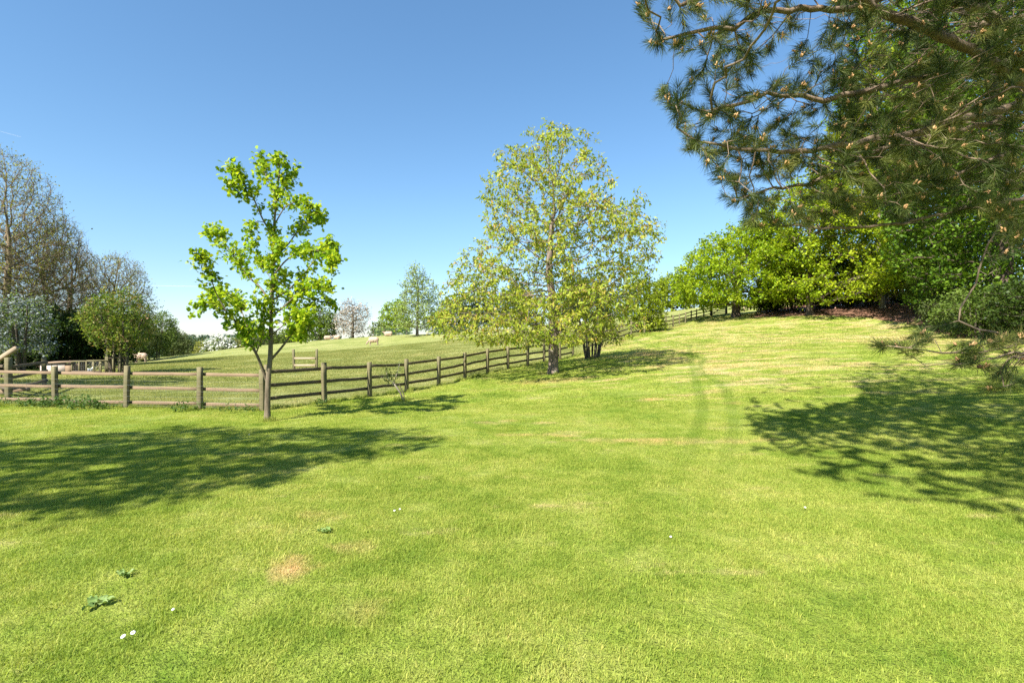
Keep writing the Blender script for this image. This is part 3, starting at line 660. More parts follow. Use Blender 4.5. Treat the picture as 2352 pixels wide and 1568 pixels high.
# bright trees on the right
def base_at(u, d): return ground(u, d)
b1 = base_at(1690, 48)
tree('oak_tree', 'broad bright green oak with short forked trunk shading the far gate', 'tree', b1, outline((1690, 727, 48), [(516, 1665, 1735), (530, 1630, 1790), (555, 1600, 1815), (590, 1575, 1840), (625, 1550, 1850), (660, 1545, 1855), (690, 1552, 1840), (703, 1600, 1800)]),
     M_OAK, M_BARK, n=2400, D=.42, rb=.36, rt=.012, clear=1.3, lead=.5, dk=1.3, tg=3, leaf=.2, per=8, spread=.26, tup=-.05, voids=26, up=1.6, vr=.17, tmpl=LOBE, thr=2.6, df=1.4)
M_FMAP = leaf_mat('leaves_field_maple', [(.12, .20, .01), (.24, .34, .015), (.36, .45, .02), (.47, .50, .03)], .45)
b2 = base_at(1861, 42)
tree('field_maple', 'mid sized yellow green maple with drooping front boughs right of the oak', 'tree', b2, outline((1861, 721, 42), [(420, 1800, 1900), (450, 1760, 1950), (500, 1735, 1985), (550, 1745, 2005), (600, 1740, 2010), (650, 1745, 2015), (680, 1775, 2000), (698, 1810, 1960)]),
     M_FMAP, M_BARK, n=2000, D=.4, rb=.27, rt=.012, clear=1.1, lead=.6, dk=1.3, tg=3, leaf=.19, per=6, spread=.24, tup=-.05, voids=26, up=1.6, vr=.18, tmpl=LOBE, thr=2.4, df=1.6)
b3 = base_at(2027, 41)
tree('pale_maple', 'tall pale stemmed maple with golden low boughs at the foot of the leafy bank', 'tree', b3, outline((2027, 706, 41), [(120, 1990, 2080), (200, 1940, 2140), (300, 1900, 2190), (400, 1870, 2210), (500, 1880, 2210), (600, 1900, 2190), (650, 1930, 2160), (678, 1960, 2110)]),
     M_MAPLE, M_BARKG, n=2500, D=.45, rb=.2, rt=.012, clear=1.6, lead=.75, dk=1.3, tg=3, leaf=.22, per=6, spread=.3, voids=20, up=1.1, vr=.14, tmpl=LOBE, thr=2.4, df=1.15)
b4 = base_at(2300, 28)
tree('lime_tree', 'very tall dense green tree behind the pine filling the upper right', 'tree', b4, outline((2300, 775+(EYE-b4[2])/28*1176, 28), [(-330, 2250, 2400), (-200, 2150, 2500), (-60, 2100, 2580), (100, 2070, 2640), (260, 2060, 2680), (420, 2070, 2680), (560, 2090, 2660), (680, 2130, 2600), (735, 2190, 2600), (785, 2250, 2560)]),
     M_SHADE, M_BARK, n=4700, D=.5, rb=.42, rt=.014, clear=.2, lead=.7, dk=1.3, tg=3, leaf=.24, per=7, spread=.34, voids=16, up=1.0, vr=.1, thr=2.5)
b5 = base_at(2120, 52)
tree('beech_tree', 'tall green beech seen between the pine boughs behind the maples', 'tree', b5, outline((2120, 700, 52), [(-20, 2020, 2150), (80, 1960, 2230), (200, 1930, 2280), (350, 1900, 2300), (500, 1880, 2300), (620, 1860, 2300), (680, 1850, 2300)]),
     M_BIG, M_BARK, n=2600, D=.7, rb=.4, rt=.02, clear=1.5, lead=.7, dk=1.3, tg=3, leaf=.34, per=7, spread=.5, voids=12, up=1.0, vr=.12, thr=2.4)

# dark hollies behind the trunks, shrubs on the bank
HG = 'dark evergreen shrubs behind the maple trunks'
for k, (u, v, d, wd, h, lab) in enumerate(((1765, 722, 50, 3.6, 3.0, 'dark holly shrub right of the oak trunk, nearest the field gate'), (1815, 720, 47, 4.0, 4.6, 'dark evergreen shrub in deep shade left of the maple trunk'),
        (1880, 714, 46, 4.4, 5.0, 'dark evergreen shrub in deep shade directly behind the maple trunk'), (1940, 708, 45, 4.6, 4.8, 'dark evergreen shrub midway between the two maple trunks'),
        (1998, 702, 44, 4.6, 4.4, 'dark evergreen shrub just left of the pale maple stem'), (2070, 700, 43, 5.0, 4.2, 'dark evergreen shrub right of the pale maple stem above the leaf litter'))):
    tree('evergreen_shrub', lab, 'shrub', base_at(u, d), dome(h, wd, .03, .1), M_DARK, M_BARKD, n=420, D=.35, rb=.12, rt=.012, clear=.1, leaf=.2, per=10, tg=3, dk=1.3, spread=.3, voids=3, group=HG, stems=3, up=.5)
BG = 'shrubs on the bank at the right'
for k, (u, d, wd, h, mt, lab) in enumerate(((2140, 36, 4.0, 3.0, M_MID, 'green bank shrub above the brown leaf litter, leftmost on the bank'), (2185, 30, 3.4, 2.2, M_OLIVE, 'low rounded olive bank shrub behind the low pine bough'),
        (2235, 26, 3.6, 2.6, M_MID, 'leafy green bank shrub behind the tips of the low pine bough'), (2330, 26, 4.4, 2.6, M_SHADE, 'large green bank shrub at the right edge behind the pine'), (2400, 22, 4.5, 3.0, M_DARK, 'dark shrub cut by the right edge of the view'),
        (2235, 38, 6.0, 5.5, M_DARK, 'tall dark shrub at the back of the bank under the tall lime'))):
    tree('bank_shrub', lab, 'shrub', base_at(u, d), dome(h, wd, .03, .12), mt, M_BARKD, n=500, D=.28, rb=.1, rt=.008, clear=.1, leaf=.13, per=10, tg=3, dk=1.3, spread=.2, voids=4, group=BG, stems=4, up=.6)

# ---- left hand woodland edge
LG = 'tall thinly leaved trees at the left woodland edge'
for (u, v, d, rows, lab, sp) in (
    ((12, 842, 36), None, None, [(352, -30, 45), (400, -90, 90), (460, -120, 115), (540, -150, 135), (640, -150, 140), (730, -120, 120)], 'tallest thinly leaved woodland tree, cut by the left edge', 1.5),
    ((88, 842, 40), None, None, [(492, 60, 150), (530, 30, 178), (590, 5, 200), (660, 0, 205), (740, 20, 180)], 'bare branched woodland tree right of the tallest one', .8),
    ((165, 838, 45), None, None, [(560, 130, 190), (600, 100, 225), (660, 85, 240), (740, 100, 225)], 'brownish twiggy woodland tree behind the small round tree', .35),
    ((262, 832, 47), None, None, [(590, 235, 285), (618, 205, 325), (660, 195, 345), (720, 200, 345), (760, 215, 335)], 'rightmost woodland tree with a pale yellow green haze of leaves', 1.6)):
    uvd = u; b = base_at(uvd[0], uvd[2])
    tree('woodland_tree', lab, 'tree', b, outline((uvd[0], 775+(EYE-b[2])/uvd[2]*1176, uvd[2]), rows), M_SPRING, M_BARKW, n=3400, D=.36, rb=.24, rt=.012, clear=2.2, lead=.6, leaf=.14, per=sp*.9, spread=.2, voids=5, vr=.12, thr=3.0, group=LG, dk=1.25, tg=4, tl=.75, tup=.45, trop=(0, 0, .3), sway=.1, wt=.8)
UG = 'dark understorey shrubs below the left woodland'
for (u, d, wd, h, mt, lab) in ((5, 33, 6, 3.6, M_DARK, 'dark understorey shrub at the left edge behind the pen fence'), (65, 36, 6, 4.6, M_DARK, 'dark understorey shrub behind the shade toned hawthorn'), (130, 38, 5.5, 4.4, M_DARK, 'dark understorey shrub above the hen house'),
        (190, 40, 6, 4.6, M_DARK, 'dark understorey shrub left of the round bronze tipped tree'), (245, 42, 6, 4.6, M_DARK, 'dark understorey shrub behind the round bronze tipped tree'), (310, 63, 6, 5.2, M_OLIVE, 'dark green understorey shrub right of the round bronze tipped tree'),
        (362, 66, 4.6, 6.4, M_MID, 'rounded grey green shrub behind the left grazing sheep'), (395, 72, 5, 3.8, M_OLIVE, 'olive shrub at the right end of the woodland edge')):
    tree('understorey_shrub', lab, 'shrub', base_at(u, d), dome(h, wd, .03, .12), mt, M_BARKD, n=520, D=.36, rb=.12, rt=.012, clear=.1, leaf=.2, per=8, tg=3, dk=1.3, spread=.3, voids=4, group=UG, stems=3, up=.5)
b = base_at(48, 30)
tree('hawthorn_tree', 'rounded hawthorn covered in shade toned white blossom at the left woodland edge', 'tree', b, outline((48, 775+(EYE-b[2])/30*1176, 30), [(664, 30, 70), (684, 5, 95), (720, -40, 110), (770, -60, 114), (815, -50, 104)]), M_MID, M_BARKD,
     n=1100, D=.28, rb=.14, rt=.009, clear=.4, leaf=.13, per=5, dk=1.3, spread=.17, voids=7, stems=3, blossom=(M_SHADEB, .13, 4200, .14))
b = base_at(268, 28)
tree('bronze_tipped_tree', 'round topped small tree with pinkish bronze shoot tips inside a slatted guard', 'tree', b, outline((268, 775+(EYE-b[2])/28*1176, 28), [(660, 255, 298), (682, 225, 328), (708, 200, 345), (738, 186, 352), (765, 190, 350), (790, 218, 332), (814, 248, 305)]), M_PINK, M_BARKD,
     n=1500, D=.22, rb=.14, rt=.007, clear=.8, leaf=.14, per=8, dk=1.3, spread=.14, voids=10, vr=.14, stems=6, lead=.42, tmpl=LANCE, droop=.4)

# ---- trees along the ridge beyond the pasture
RG = 'trees and shrubs along the pasture ridge'
def ridge(name, lab, cat, u, d, rows, mt, **k):
    b = base_at(u, d); v0 = 775+(EYE-b[2])/d*1176; kw = dict(n=700, D=.6, rb=.25, rt=.03, clear=.4, dk=1.2, tg=3, leaf=.36, per=7, spread=.45, voids=5, group=RG, up=.7); kw.update(k)
    tree(name, lab, cat, b, outline((u, v0, d), rows), mt, M_BARKD, **kw)
ridge('hill_tree', 'pale green tree with a dark trunk standing alone on the pasture crest', 'tree', 958, 75, [(602, 950, 970), (625, 930, 985), (660, 915, 1005), (700, 905, 1012), (730, 903, 1010), (756, 912, 1000)], M_PEAR, n=1500, D=.45, rb=.2, clear=1.0, leaf=.26, per=3, lead=.7, trop=(0,0,.2), spread=.32, voids=14, vr=.14, rt=.02)
ridge('hill_tree', 'rounded deep green tree behind the left side of the lone crest tree', 'tree', 905, 98, [(685, 905, 925), (705, 880, 935), (735, 868, 945), (768, 870, 945)], M_OAK)
ridge('hill_tree', 'rounded dark green tree on the ridge right of the young lime leaved tree', 'tree', 735, 95, [(705, 725, 745), (725, 700, 768), (750, 690, 780), (778, 695, 775)], M_MID)
ridge('blossom_tree', 'bare looking buff blossomed tree on the pasture ridge', 'tree', 810, 93, [(683, 800, 825), (705, 775, 845), (735, 768, 852), (768, 775, 845)], M_BUFF, leaf=.3, per=.4, n=1300, tg=4, tl=1.0, rt=.022, blossom=(M_BUFF, .3, 1700, .4))
ridge('ridge_shrub', 'low buff blossomed shrub between blossom tree and crest tree', 'shrub', 868, 95, [(738, 862, 880), (755, 850, 900), (772, 848, 905)], M_PEAR, n=340)
ridge('ridge_shrub', 'low green shrub under the left side of the young lime leaved tree', 'shrub', 612, 98, [(765, 590, 640), (778, 560, 660), (792, 560, 665)], M_OLIVE, n=408)
ridge('ridge_shrub', 'green hedge shrub behind the young lime leaved tree', 'shrub', 672, 97, [(752, 660, 690), (768, 640, 700), (786, 635, 705)], M_MID, n=408)
ridge('ridge_shrub', 'dark green shrub right of the crest tree', 'shrub', 1020, 100, [(690, 1010, 1050), (720, 985, 1075), (765, 985, 1080)], M_MID, n=544)
ridge('ridge_tree', 'grey green tree behind the left boughs of the cherry', 'tree', 1095, 100, [(655, 1080, 1110), (690, 1050, 1140), (750, 1045, 1150)], M_OLIVE, n=714)
ridge('ridge_tree', 'grey green tree directly behind the cherry trunk', 'tree', 1190, 98, [(650, 1170, 1215), (690, 1140, 1240), (745, 1140, 1250)], M_OLIVE, n=714, per=8)
ridge('ridge_tree', 'bushy green tree behind the garden bush', 'tree', 1330, 92, [(640, 1300, 1370), (680, 1260, 1410), (735, 1260, 1430)], M_MID, n=714)
ridge('ridge_shrub', 'yellow green shrub behind the golden tree, left of the oak', 'shrub', 1545, 84, [(632, 1520, 1570), (660, 1490, 1600), (708, 1490, 1600)], M_GOLD, n=544)
ridge('hawthorn_shrub', 'white blossomed hawthorn on the far side of the pasture', 'shrub', 505, 96, [(775, 495, 520), (788, 472, 540), (806, 470, 545)], M_MID, n=442, blossom=(M_WHITE, .38, 2600, .35))
ridge('ridge_shrub', 'small yellow green shrub left of the white hawthorn', 'shrub', 466, 96, [(786, 455, 480), (797, 448, 492), (808, 448, 492)], M_SPRING, n=255)
ridge('ridge_shrub', 'rounded olive shrub under the far treeline', 'shrub', 432, 110, [(780, 415, 450), (792, 398, 470), (812, 398, 470)], M_OLIVE, n=442)
ridge('ridge_shrub', 'green shrub right of the white hawthorn', 'shrub', 556, 98, [(778, 545, 570), (788, 536, 585), (800, 536, 590)], M_SPRING, n=289)
# far wood
def far_wood():
    C = []
    for (u0, u1, d, vt, dn) in ((330, 700, 330, 771, 260), (-100, 900, 520, 772, 400), (360, 620, 190, 784, 160)):
        for _ in range(dn):
            u = rng.uniform(u0, u1); dd = d*rng.uniform(.95, 1.1); x = (u-1176)/1176*dd; top = EYE-(vt-775+rng.normal(0, 1.3))/1176*dd; z0 = gz(x, dd)-1
            h = max(top-z0, 2.); k = 26; q = rng.uniform(0, 1, k)**.7; wdt = .22*h*(1.1-q)
            C.append(np.stack([x+rng.normal(0, 1, k)*wdt, dd+rng.normal(0, 1, k)*wdt, z0+q*h], -1))
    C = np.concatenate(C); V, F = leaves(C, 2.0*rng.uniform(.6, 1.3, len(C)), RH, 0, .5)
    tag(mk('far_wood', V, F, M_FAR, rnd=rng.uniform(0, 1, len(C))), 'haze tinted far off wood on the horizon beyond the pasture', 'wood', kind='stuff')
far_wood()

# ---- trees out of view at the left whose shade falls on the lawn and pasture
def shade_tree(name, label, base, cen, rad, poly, na, extra=(), **k):
    S = []; t = 1/math.tan(R(SUN_EL)); zg = gz(*poly[0][:2]); k3 = 0
    while len(S) < na and k3 < 400:
        k3 += 1; p = rng.normal(0, 1, (4000, 3)); p = unit(p)*(rng.uniform(0, 1, (4000, 1))**.4)*np.array(rad)+np.array(cen)
        s = p[:, :2]+SH[None]*((p[:, 2]-zg)*t)[:, None]; ok = poly_in(s, poly)
        for ex in extra: ok |= poly_in(s, ex)
        ok &= (np.abs(p[:, 0]) > 1.15*p[:, 1]+.5); S += list(p[ok][:max(1, na//6)])
    S = S[:na]
    for ex in extra:
        E = []
        for _ in range(60):
            p = unit(rng.normal(0, 1, (6000, 3)))*(rng.uniform(0, 1, (6000, 1))**.4)*np.array(rad)*1.25+np.array(cen); s = p[:, :2]+SH[None]*((p[:, 2]-zg)*t)[:, None]
            E += list(p[poly_in(s, ex) & (np.abs(p[:, 0]) > 1.15*p[:, 1]+.5)][:12])
            if len(E) > 60: break
        S += E
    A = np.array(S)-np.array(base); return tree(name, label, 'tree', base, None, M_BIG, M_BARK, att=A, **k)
poly1 = [(-14, 9)] + [gp(*q) for q in ((0, 1012), (200, 996), (420, 978), (600, 988), (820, 980), (1045, 992), (1000, 1012), (860, 1040), (680, 1085), (600, 1130), (420, 1140), (300, 1180), (180, 1165), (0, 1205))] + [(-6, 4), (-14, 5)]
shade_tree('shade_tree', 'leafy tree outside the left of the view whose shade crosses the lawn', (-11.8, 1.6, 0), (-9.8, 1.6, 6.6), (5.5, 4.2, 3.0), poly1, 1500, D=.28, rb=.2, rt=.007, clear=2.5, lead=.7, leaf=.14, per=7, spread=.17, dk=1.5, thr=2.3)
poly2 = [gp(120, 872), gp(300, 864), gp(470, 863), gp(465, 876), gp(320, 888), gp(80, 890), (-26, 18), (-28, 23)]
shade_tree('shade_tree', 'leafy tree outside the left of the view whose shade falls on the pasture', (-25.5, 14.8, -.2), (-22.6, 15.9, 6), (6, 5, 3), poly2, 900, D=.35, rb=.2, rt=.009, clear=2.5, lead=.7, leaf=.2, per=7, spread=.24, dk=1.5, thr=2.3)

# ---------------------------------------------------------------- pine
def needle_mat():
    m, t, out = new_mat('needles'); a = N(t, 'ShaderNodeAttribute', attribute_name='rnd')
    c = ramp(t, [(0, (.03, .055, .018)), (.35, (.075, .11, .024)), (.7, (.15, .175, .036)), (1, (.30, .27, .075))], a.outputs['Fac']).outputs[0]
    leaf_bsdf(t, out, c, c, .22, .5, .3); return m
def pine():
    base = np.array([9.6, 8.2, gz(9.6, 8.2)]); T = empty('pine_tree', base, 'large pine with long needles and orange cones hanging over the lawn from the right', 'tree')
    tx, ty = base[0], base[1]
    pos = []; par = []; rad0 = []
    def chain(pts, start=None):
        pv = start if start is not None else -1
        prev = np.array(pos[pv]) if pv >= 0 else None
        P = [np.array(p, float) for p in pts]
        if prev is not None: P = [prev]+P
        for a, b in zip(P[:-1], P[1:]):
            L = np.linalg.norm(b-a); n = max(1, int(L/.16))
            if pv < 0: pos.append(a); par.append(-1); pv = len(pos)-1
            for q in range(1, n+1):
                pos.append(a+(b-a)*q/n+rng.normal(0, .012, 3)); par.append(pv); pv = len(pos)-1
        return pv
    chain([(tx, ty, base[2]-.2), (tx+.1, ty, 4), (tx-.1, ty+.1, 8), (tx, ty, 13.5)])
    ntr = len(pos)
    def near(z): return int(np.argmin([abs(p[2]-z) for p in pos[:ntr]]))
    S = pixel_point
    limbs = [(4.6, [S(2352, 200, 7.4), S(2230, 112, 6.9), S(2110, 60, 6.4), S(1980, 0, 6.0), S(1850, -50, 5.7), S(1700, -40, 5.6), S(1560, 10, 5.7)]),
             (5.0, [S(2351, 130, 7.6), S(2112, 179, 6.8), S(2000, 205, 6.5), S(1893, 228, 6.2), S(1758, 214, 5.9), S(1690, 238, 5.8), S(1634, 255, 5.7)]),
             (4.2, [S(2351, 235, 7.4), S(2092, 307, 6.4), S(1953, 330, 6.1), S(1833, 350, 5.9), S(1694, 342, 5.8), S(1603, 326, 5.8), S(1550, 290, 5.8)]),
             (3.9, [S(2380, 260, 7.6), S(2200, 300, 7.2), S(2037, 334, 6.9), S(1973, 370, 6.8), S(1860, 425, 6.7), S(1774, 434, 6.6), S(1694, 458, 6.6)]),
             (3.2, [S(2351, 455, 7.6), S(2212, 478, 7.3), S(2072, 514, 7.1), S(1945, 522, 7.0), S(1774, 514, 6.9)]),
             (3.6, [S(2351, 338, 7.6), S(2212, 394, 7.2), S(2128, 430, 7.0), S(2040, 450, 6.9), S(1930, 470, 6.8)]),
             (5.6, [S(2250, 20, 7.0), S(2100, -30, 6.5), S(1933, 24, 6.2), S(1838, 20, 6.0), S(1754, 24, 5.9), S(1686, 62, 5.8), S(1600, 70, 5.8), S(1520, 95, 5.9)]),
             (5.8, [S(2352, 40, 8.2), S(2240, 60, 8.4), S(2140, -40, 8.6), S(2060, -120, 8.8)]),
             (1.9, [S(2420, 770, 6.4), S(2340, 790, 5.8), S(2243, 812, 5.5), S(2160, 809, 5.4), S(2090, 800, 5.3), S(2030, 795, 5.3)]),
             (2.1, [S(2430, 790, 6.6), S(2351, 783, 6.2), S(2285, 764, 6.0), S(2243, 755, 5.9), S(2196, 736, 5.9)]),
             (1.8, [S(2400, 800, 6.2), S(2330, 812, 5.7), S(2240, 830, 5.5), S(2168, 834, 5.4), S(2129, 840, 5.4)]),
             (1.75, [S(2400, 815, 6.0), S(2310, 824, 5.5), S(2302, 850, 5.5), S(2306, 880, 5.5), S(2285, 893, 5.5)]),
             (7, [(6, 4, 8.4), (2.5, 1.5, 8.6)]), (5.5, [(7, 5, 6.2), (5, 3, 6.4), (3, 1.0, 6.3)]), (6.5, [(8, 11, 8.3), (6.5, 14, 9)]), (4.6, [(9, 11, 6), (8, 13.5, 6.4)]), (9, [(6.5, 7, 10.5), (4, 7, 11)]), (4.5, [(8.5, 5, 5.2), (6.4, 2.6, 5.0), (5.3, 1.2, 4.7)])]
    for z0, pts in limbs: chain(pts, near(z0))
    # room the foliage fills
    polys = [[(1452, -300), (1458, 30), (1490, 110), (1560, 140), (1610, 120), (1650, 160), (1690, 165), (1760, 118), (1830, 150), (2352, 150), (2352, -300)],
             [(1512, 232), (1560, 182), (1640, 170), (1720, 185), (1800, 185), (1850, 150), (2352, 150), (2352, 620), (2300, 530), (2180, 440), (2120, 470), (1990, 500), (1900, 500), (1850, 525), (1720, 515), (1722, 470), (1668, 452), (1640, 405), (1570, 345), (1530, 300)],
             [(2012, 785), (2060, 772), (2110, 765), (2130, 740), (2150, 760), (2175, 720), (2240, 722), (2330, 740), (2460, 740), (2460, 900), (2290, 908), (2250, 870), (2200, 868), (2120, 850), (2170, 822), (2090, 815), (2020, 805)]]
    shp = [(1690, 968), (1790, 940), (1950, 925), (1985, 905), (1945, 880), (1990, 850), (2060, 838), (2352, 812), (2700, 800), (2700, 1500), (2352, 1205), (2180, 1165), (1990, 1140), (1900, 1115), (1760, 1078), (1870, 1060), (1800, 1030), (1700, 1025), (1760, 1000)]
    def proj(p): return np.stack([1176+p[:, 0]/np.maximum(p[:, 1], .01)*1176, 775-(p[:, 2]-EYE)/np.maximum(p[:, 1], .01)*1176], -1)
    def shadow_ok(p):
        s = p.copy(); t = 1/math.tan(R(SUN_EL)); 
        for _ in range(3):
            zg = np.clip(.0+.045*(s[:, 1]-6), 0, 2); s[:, :2] = p[:, :2]+SH*((p[:, 2]-zg)*t)[:, None]
        s[:, 2] = zg; q = proj(s); return poly_in(q, shp) | (q[:, 0] > 2400) | (q[:, 1] > 1700)
    def in_any(q, ps): 
        o = np.zeros(len(q), bool)
        for p in ps: o |= poly_in(q, p)
        return o
    A = []
    for poly, n, d0, d1, ck in (([(1452, -40), (1458, 30), (1490, 110), (1560, 140), (1700, 165), (1760, 110), (1800, -40)], 420, 5.4, 6.6, False), ([(1512, 232), (1560, 182), (1720, 185), (1800, 300), (1780, 520), (1720, 520), (1668, 452), (1570, 345)], 560, 5.4, 6.8, False), (polys[0], 1500, 5.4, 9.0, True), (polys[1], 2500, 5.4, 9.5, True), (polys[2], 75, 5.25, 6.3, False)):
        got = 0; lo, hi = np.min(poly, 0), np.max(poly, 0); it = 0
        while got < n and it < 300:
            it += 1; q = rng.uniform(lo, hi, (2000, 2)); q = q[poly_in(q, poly)]; d = rng.uniform(d0, d1, len(q))
            p = np.stack([(q[:, 0]-1176)/1176*d, d, EYE-(q[:, 1]-775)/1176*d], -1)
            # thin out deep inside near the trunk side, denser at the tips
            if ck: p = p[shadow_ok(p) | (rng.uniform(0, 1, len(p)) < .02)]
            p = p[:max(1, n//8)]; got += len(p); A.append(p)
    for cen, rad, n in (((4.3, 3.0, 6.3), (4.6, 4.2, 2.9), 3000), ((6.5, 5.5, 7.5), (6.5, 6.5, 4.0), 1800), ((8.0, 11, 7.5), (4, 5, 3.2), 700), ((9.5, 8, 11), (4.5, 4.5, 3.5), 400)):
        got = 0; it = 0
        while got < n and it < 300:
            it += 1; p = unit(rng.normal(0, 1, (3000, 3)))*rng.uniform(0, 1, (3000, 1))**.4*np.array(rad)+np.array(cen)
            q = proj(p); vis = (p[:, 1] > .3) & (q[:, 0] > -50) & (q[:, 0] < 2420) & (q[:, 1] > -60) & (q[:, 1] < 1600)
            ok = ~vis & shadow_ok(p) & (p[:, 2] > 3.4) & (np.linalg.norm(p-np.array([0, 0, 1.7]), axis=1) > 3.0); p = p[ok][:max(1, n//8)]; got += len(p); A.append(p)
    A = np.concatenate(A)
    P, pr = colonize(A, pos, par, .15, 1.6, .22, steps=120, trop=(0, 0, .10), jit=.22)
    r = radii(P, pr, .0042, .3, 2.3)
    if DEBUG: print('pine nodes', len(P))
    # sag: nothing grows beneath the limbs' own line abruptly
    mb = MB(); ch = wood(mb, P, pr, r, (4, 6, 10)); mb.build('trunk', M_PINEB, T, smooth=True, rel=True)
    tips = [i for i in range(ntr, len(P)) if not ch[i]]
    near_tip = [i for i in range(ntr, len(P)) if ch[i] and r[i] < .0062]
    sel = tips + list(rng.choice(near_tip, min(len(near_tip), int(len(near_tip)*.34)), replace=False)); sel = np.array(sel)
    dirs = unit(P[sel]-P[pr[sel]]+np.array([0, 0, .035])); nt_ = len(sel); npn = 120
    # drop needles from tufts in the shaded inside near the trunk: older wood is bare
    dist = np.hypot(P[sel][:, 0]-tx, P[sel][:, 1]-ty); keep = rng.uniform(0, 1, nt_) < np.clip((dist-1.0)/2.6, .25, 1); sel = sel[keep]; dirs = dirs[keep]; istip = np.isin(sel, tips)
    nt_ = len(sel); k = np.repeat(np.arange(nt_), npn); D_ = dirs[k]; f = rng.uniform(-.14, .06, len(k)); C = P[sel][k]+D_*f[:, None]
    rnd = unit(rng.normal(0, 1, (len(k), 3))); side = unit(np.cross(D_, rnd)); ang = rng.uniform(.35, 1.15, len(k))-np.clip(f, 0, 1)*4
    nd = unit(D_*np.cos(ang)[:, None]+side*np.sin(ang)[:, None]+np.array([0, 0, -.08])); L = rng.uniform(.11, .175, len(k)); wv = unit(np.cross(nd, rng.normal(0, 1, nd.shape)))*.0017
    mid = C+nd*(L*.55)[:, None]; end = C+nd*L[:, None]+np.array([0, 0, -.008])
    V = np.stack([C-wv, C+wv, mid+wv, end, mid-wv], 1).reshape(-1, 3); F = np.arange(len(V)).reshape(-1, 5)
    tr = rng.uniform(0, 1, nt_); rv = np.clip(.6*tr[k]+.4*rng.uniform(0, 1, len(k)), 0, 1); mk('needles', V, F, needle_mat(), T, rnd=rv)
    # pollen cones at shoot tips, old brown cones
    mb = MB(); th = np.linspace(0, 2*math.pi, 6, endpoint=False)
    for i in np.where(istip)[0]:
        if rng.uniform() > .8: continue
        p = P[sel[i]]+dirs[i]*.035; d = unit(dirs[i]*.5+np.array([0, 0, .8])); 
        for _ in range(rng.integers(4, 9)):
            q = p+rng.normal(0, .012, 3); dd = unit(d+rng.normal(0, .3, 3)); l = rng.uniform(.025, .05); mb.add(*tube(np.array([q, q+dd*l*.35, q+dd*l*.8, q+dd*l]), np.array([.004, .0095, .0075, .001]), 6))
    tag(mb.build('pollen_cones', plain('cone_orange', (.62, .36, .17), .7), T, smooth=True), kind='stuff')
    mo = plain('cone_brown', (.12, .06, .035), .8)
    for i in rng.choice(nt_, 80, replace=False):
        mb = MB(); p = P[sel[i]]-dirs[i]*.05; dd = unit(rng.normal(0, 1, 3)+np.array([0, 0, -.6])); mb.add(*tube(np.array([p, p+dd*.015, p+dd*.035, p+dd*.055]), np.array([.008, .02, .016, .002]), 7))
        mb.build('old_cone', mo, T, smooth=True)
M_PINEB = bark_mat('bark_pine', (.08, .055, .038), (.34, .25, .175), 14)
pine()

# ---------------------------------------------------------------- timber fences
W_POST = wood_mat('weathered_post', (.085, .065, .035), (.2, .155, .09), (.13, .13, .06))
W_RAIL = wood_mat('weathered_rail', (.16, .105, .065), (.31, .215, .14), (.22, .155, .1))
W_DARK = wood_mat('damp_rail', (.07, .05, .035), (.16, .115, .08), (.11, .085, .055))
W_NEW = wood_mat('sawn_rail', (.28, .2, .13), (.42, .32, .22), (.33, .26, .18))
def post(T, p, h, wd=.12, mat=W_POST, face=0):
    mb = MB(); lx, ly = rng.normal(0, .012, 2); add_beam(mb, (p[0], p[1], p[2]-.25), (p[0]+lx, p[1]+ly, p[2]+h), wd, wd*.85, seg=4, jit=.003)
    V, F = mb.out(); a = face; c, s = math.cos(a), math.sin(a); X = V[:, 0]-p[0]; Y = V[:, 1]-p[1]; V[:, 0] = p[0]+c*X-s*Y; V[:, 1] = p[1]+s*X+c*Y
    mk('post', V, F, mat, T)
def fence(name, lab, pts, hts, hpost, mat_r, mat_p=W_POST, wd=.12, off=.075, rw=.038, rh=.09, gap=None, hvar=0.02, netting=None):
    pts = [np.array(p) for p in pts]; T = empty(name, pts[0], lab, 'fence')
    for i, p in enumerate(pts):
        q = pts[min(i+1, len(pts)-1)]-pts[max(i-1, 0)]; post(T, p, hpost*(1+rng.normal(0, hvar)), wd, mat_p, math.atan2(q[1], q[0]))
    for i in range(len(pts)-1):
        a, b = pts[i], pts[i+1]; t = unit((b-a)*np.array([1, 1, 0])); nrm = np.array([-t[1], t[0], 0])
        if nrm[1] < 0 and abs(nrm[1]) > .3: nrm = -nrm
        for h in hts:
            mb = MB(); s = off+rng.uniform(0, .004); e0 = a+nrm*s+np.array([0, 0, h+rng.normal(0, .012)])-t*.02; e1 = b+nrm*s+np.array([0, 0, h+rng.normal(0, .012)])+t*(.02 if i < len(pts)-2 else .05)
            e0 = e0+t*.023; e1 = e1-t*.023
            add_beam(mb, e0, e1, rw, rh, seg=5, jit=.004); mb.build('rail', mat_r, T)
    if netting:
        mb = MB()
        for a, b in zip(pts[:-1], pts[1:]):
            t = unit((b-a)*np.array([1, 1, 0])); nrm = np.array([-t[1], t[0], 0]); o = nrm*(off+.03)
            for h in netting:
                s = np.linspace(0, 1, 7); P = a+(b-a)*s[:, None]+o; P[:, 2] += h-.012*np.sin(s*math.pi); mb.add(*tube(P, np.full(7, .0016), 4))
            L = np.linalg.norm(b-a)
            for q in np.arange(.08, L, .15):
                P = np.array([a+t*q+o+[0, 0, netting[0]], a+t*q+o+[0, 0, netting[-1]]]); P[:, 2] += (b-a)[2]*q/L; mb.add(*tube(P, np.full(2, .0012), 4))
        mb.build('wire_netting', plain('wire', (.16, .17, .16), .6, .3, .2), T)
    return T
def G(u, d): return ground(u, d)
Lp = [G(-60, 14.2), G(127, 13.6), G(290, 13.2), G(459, 13.0), G(603, 12.75)]
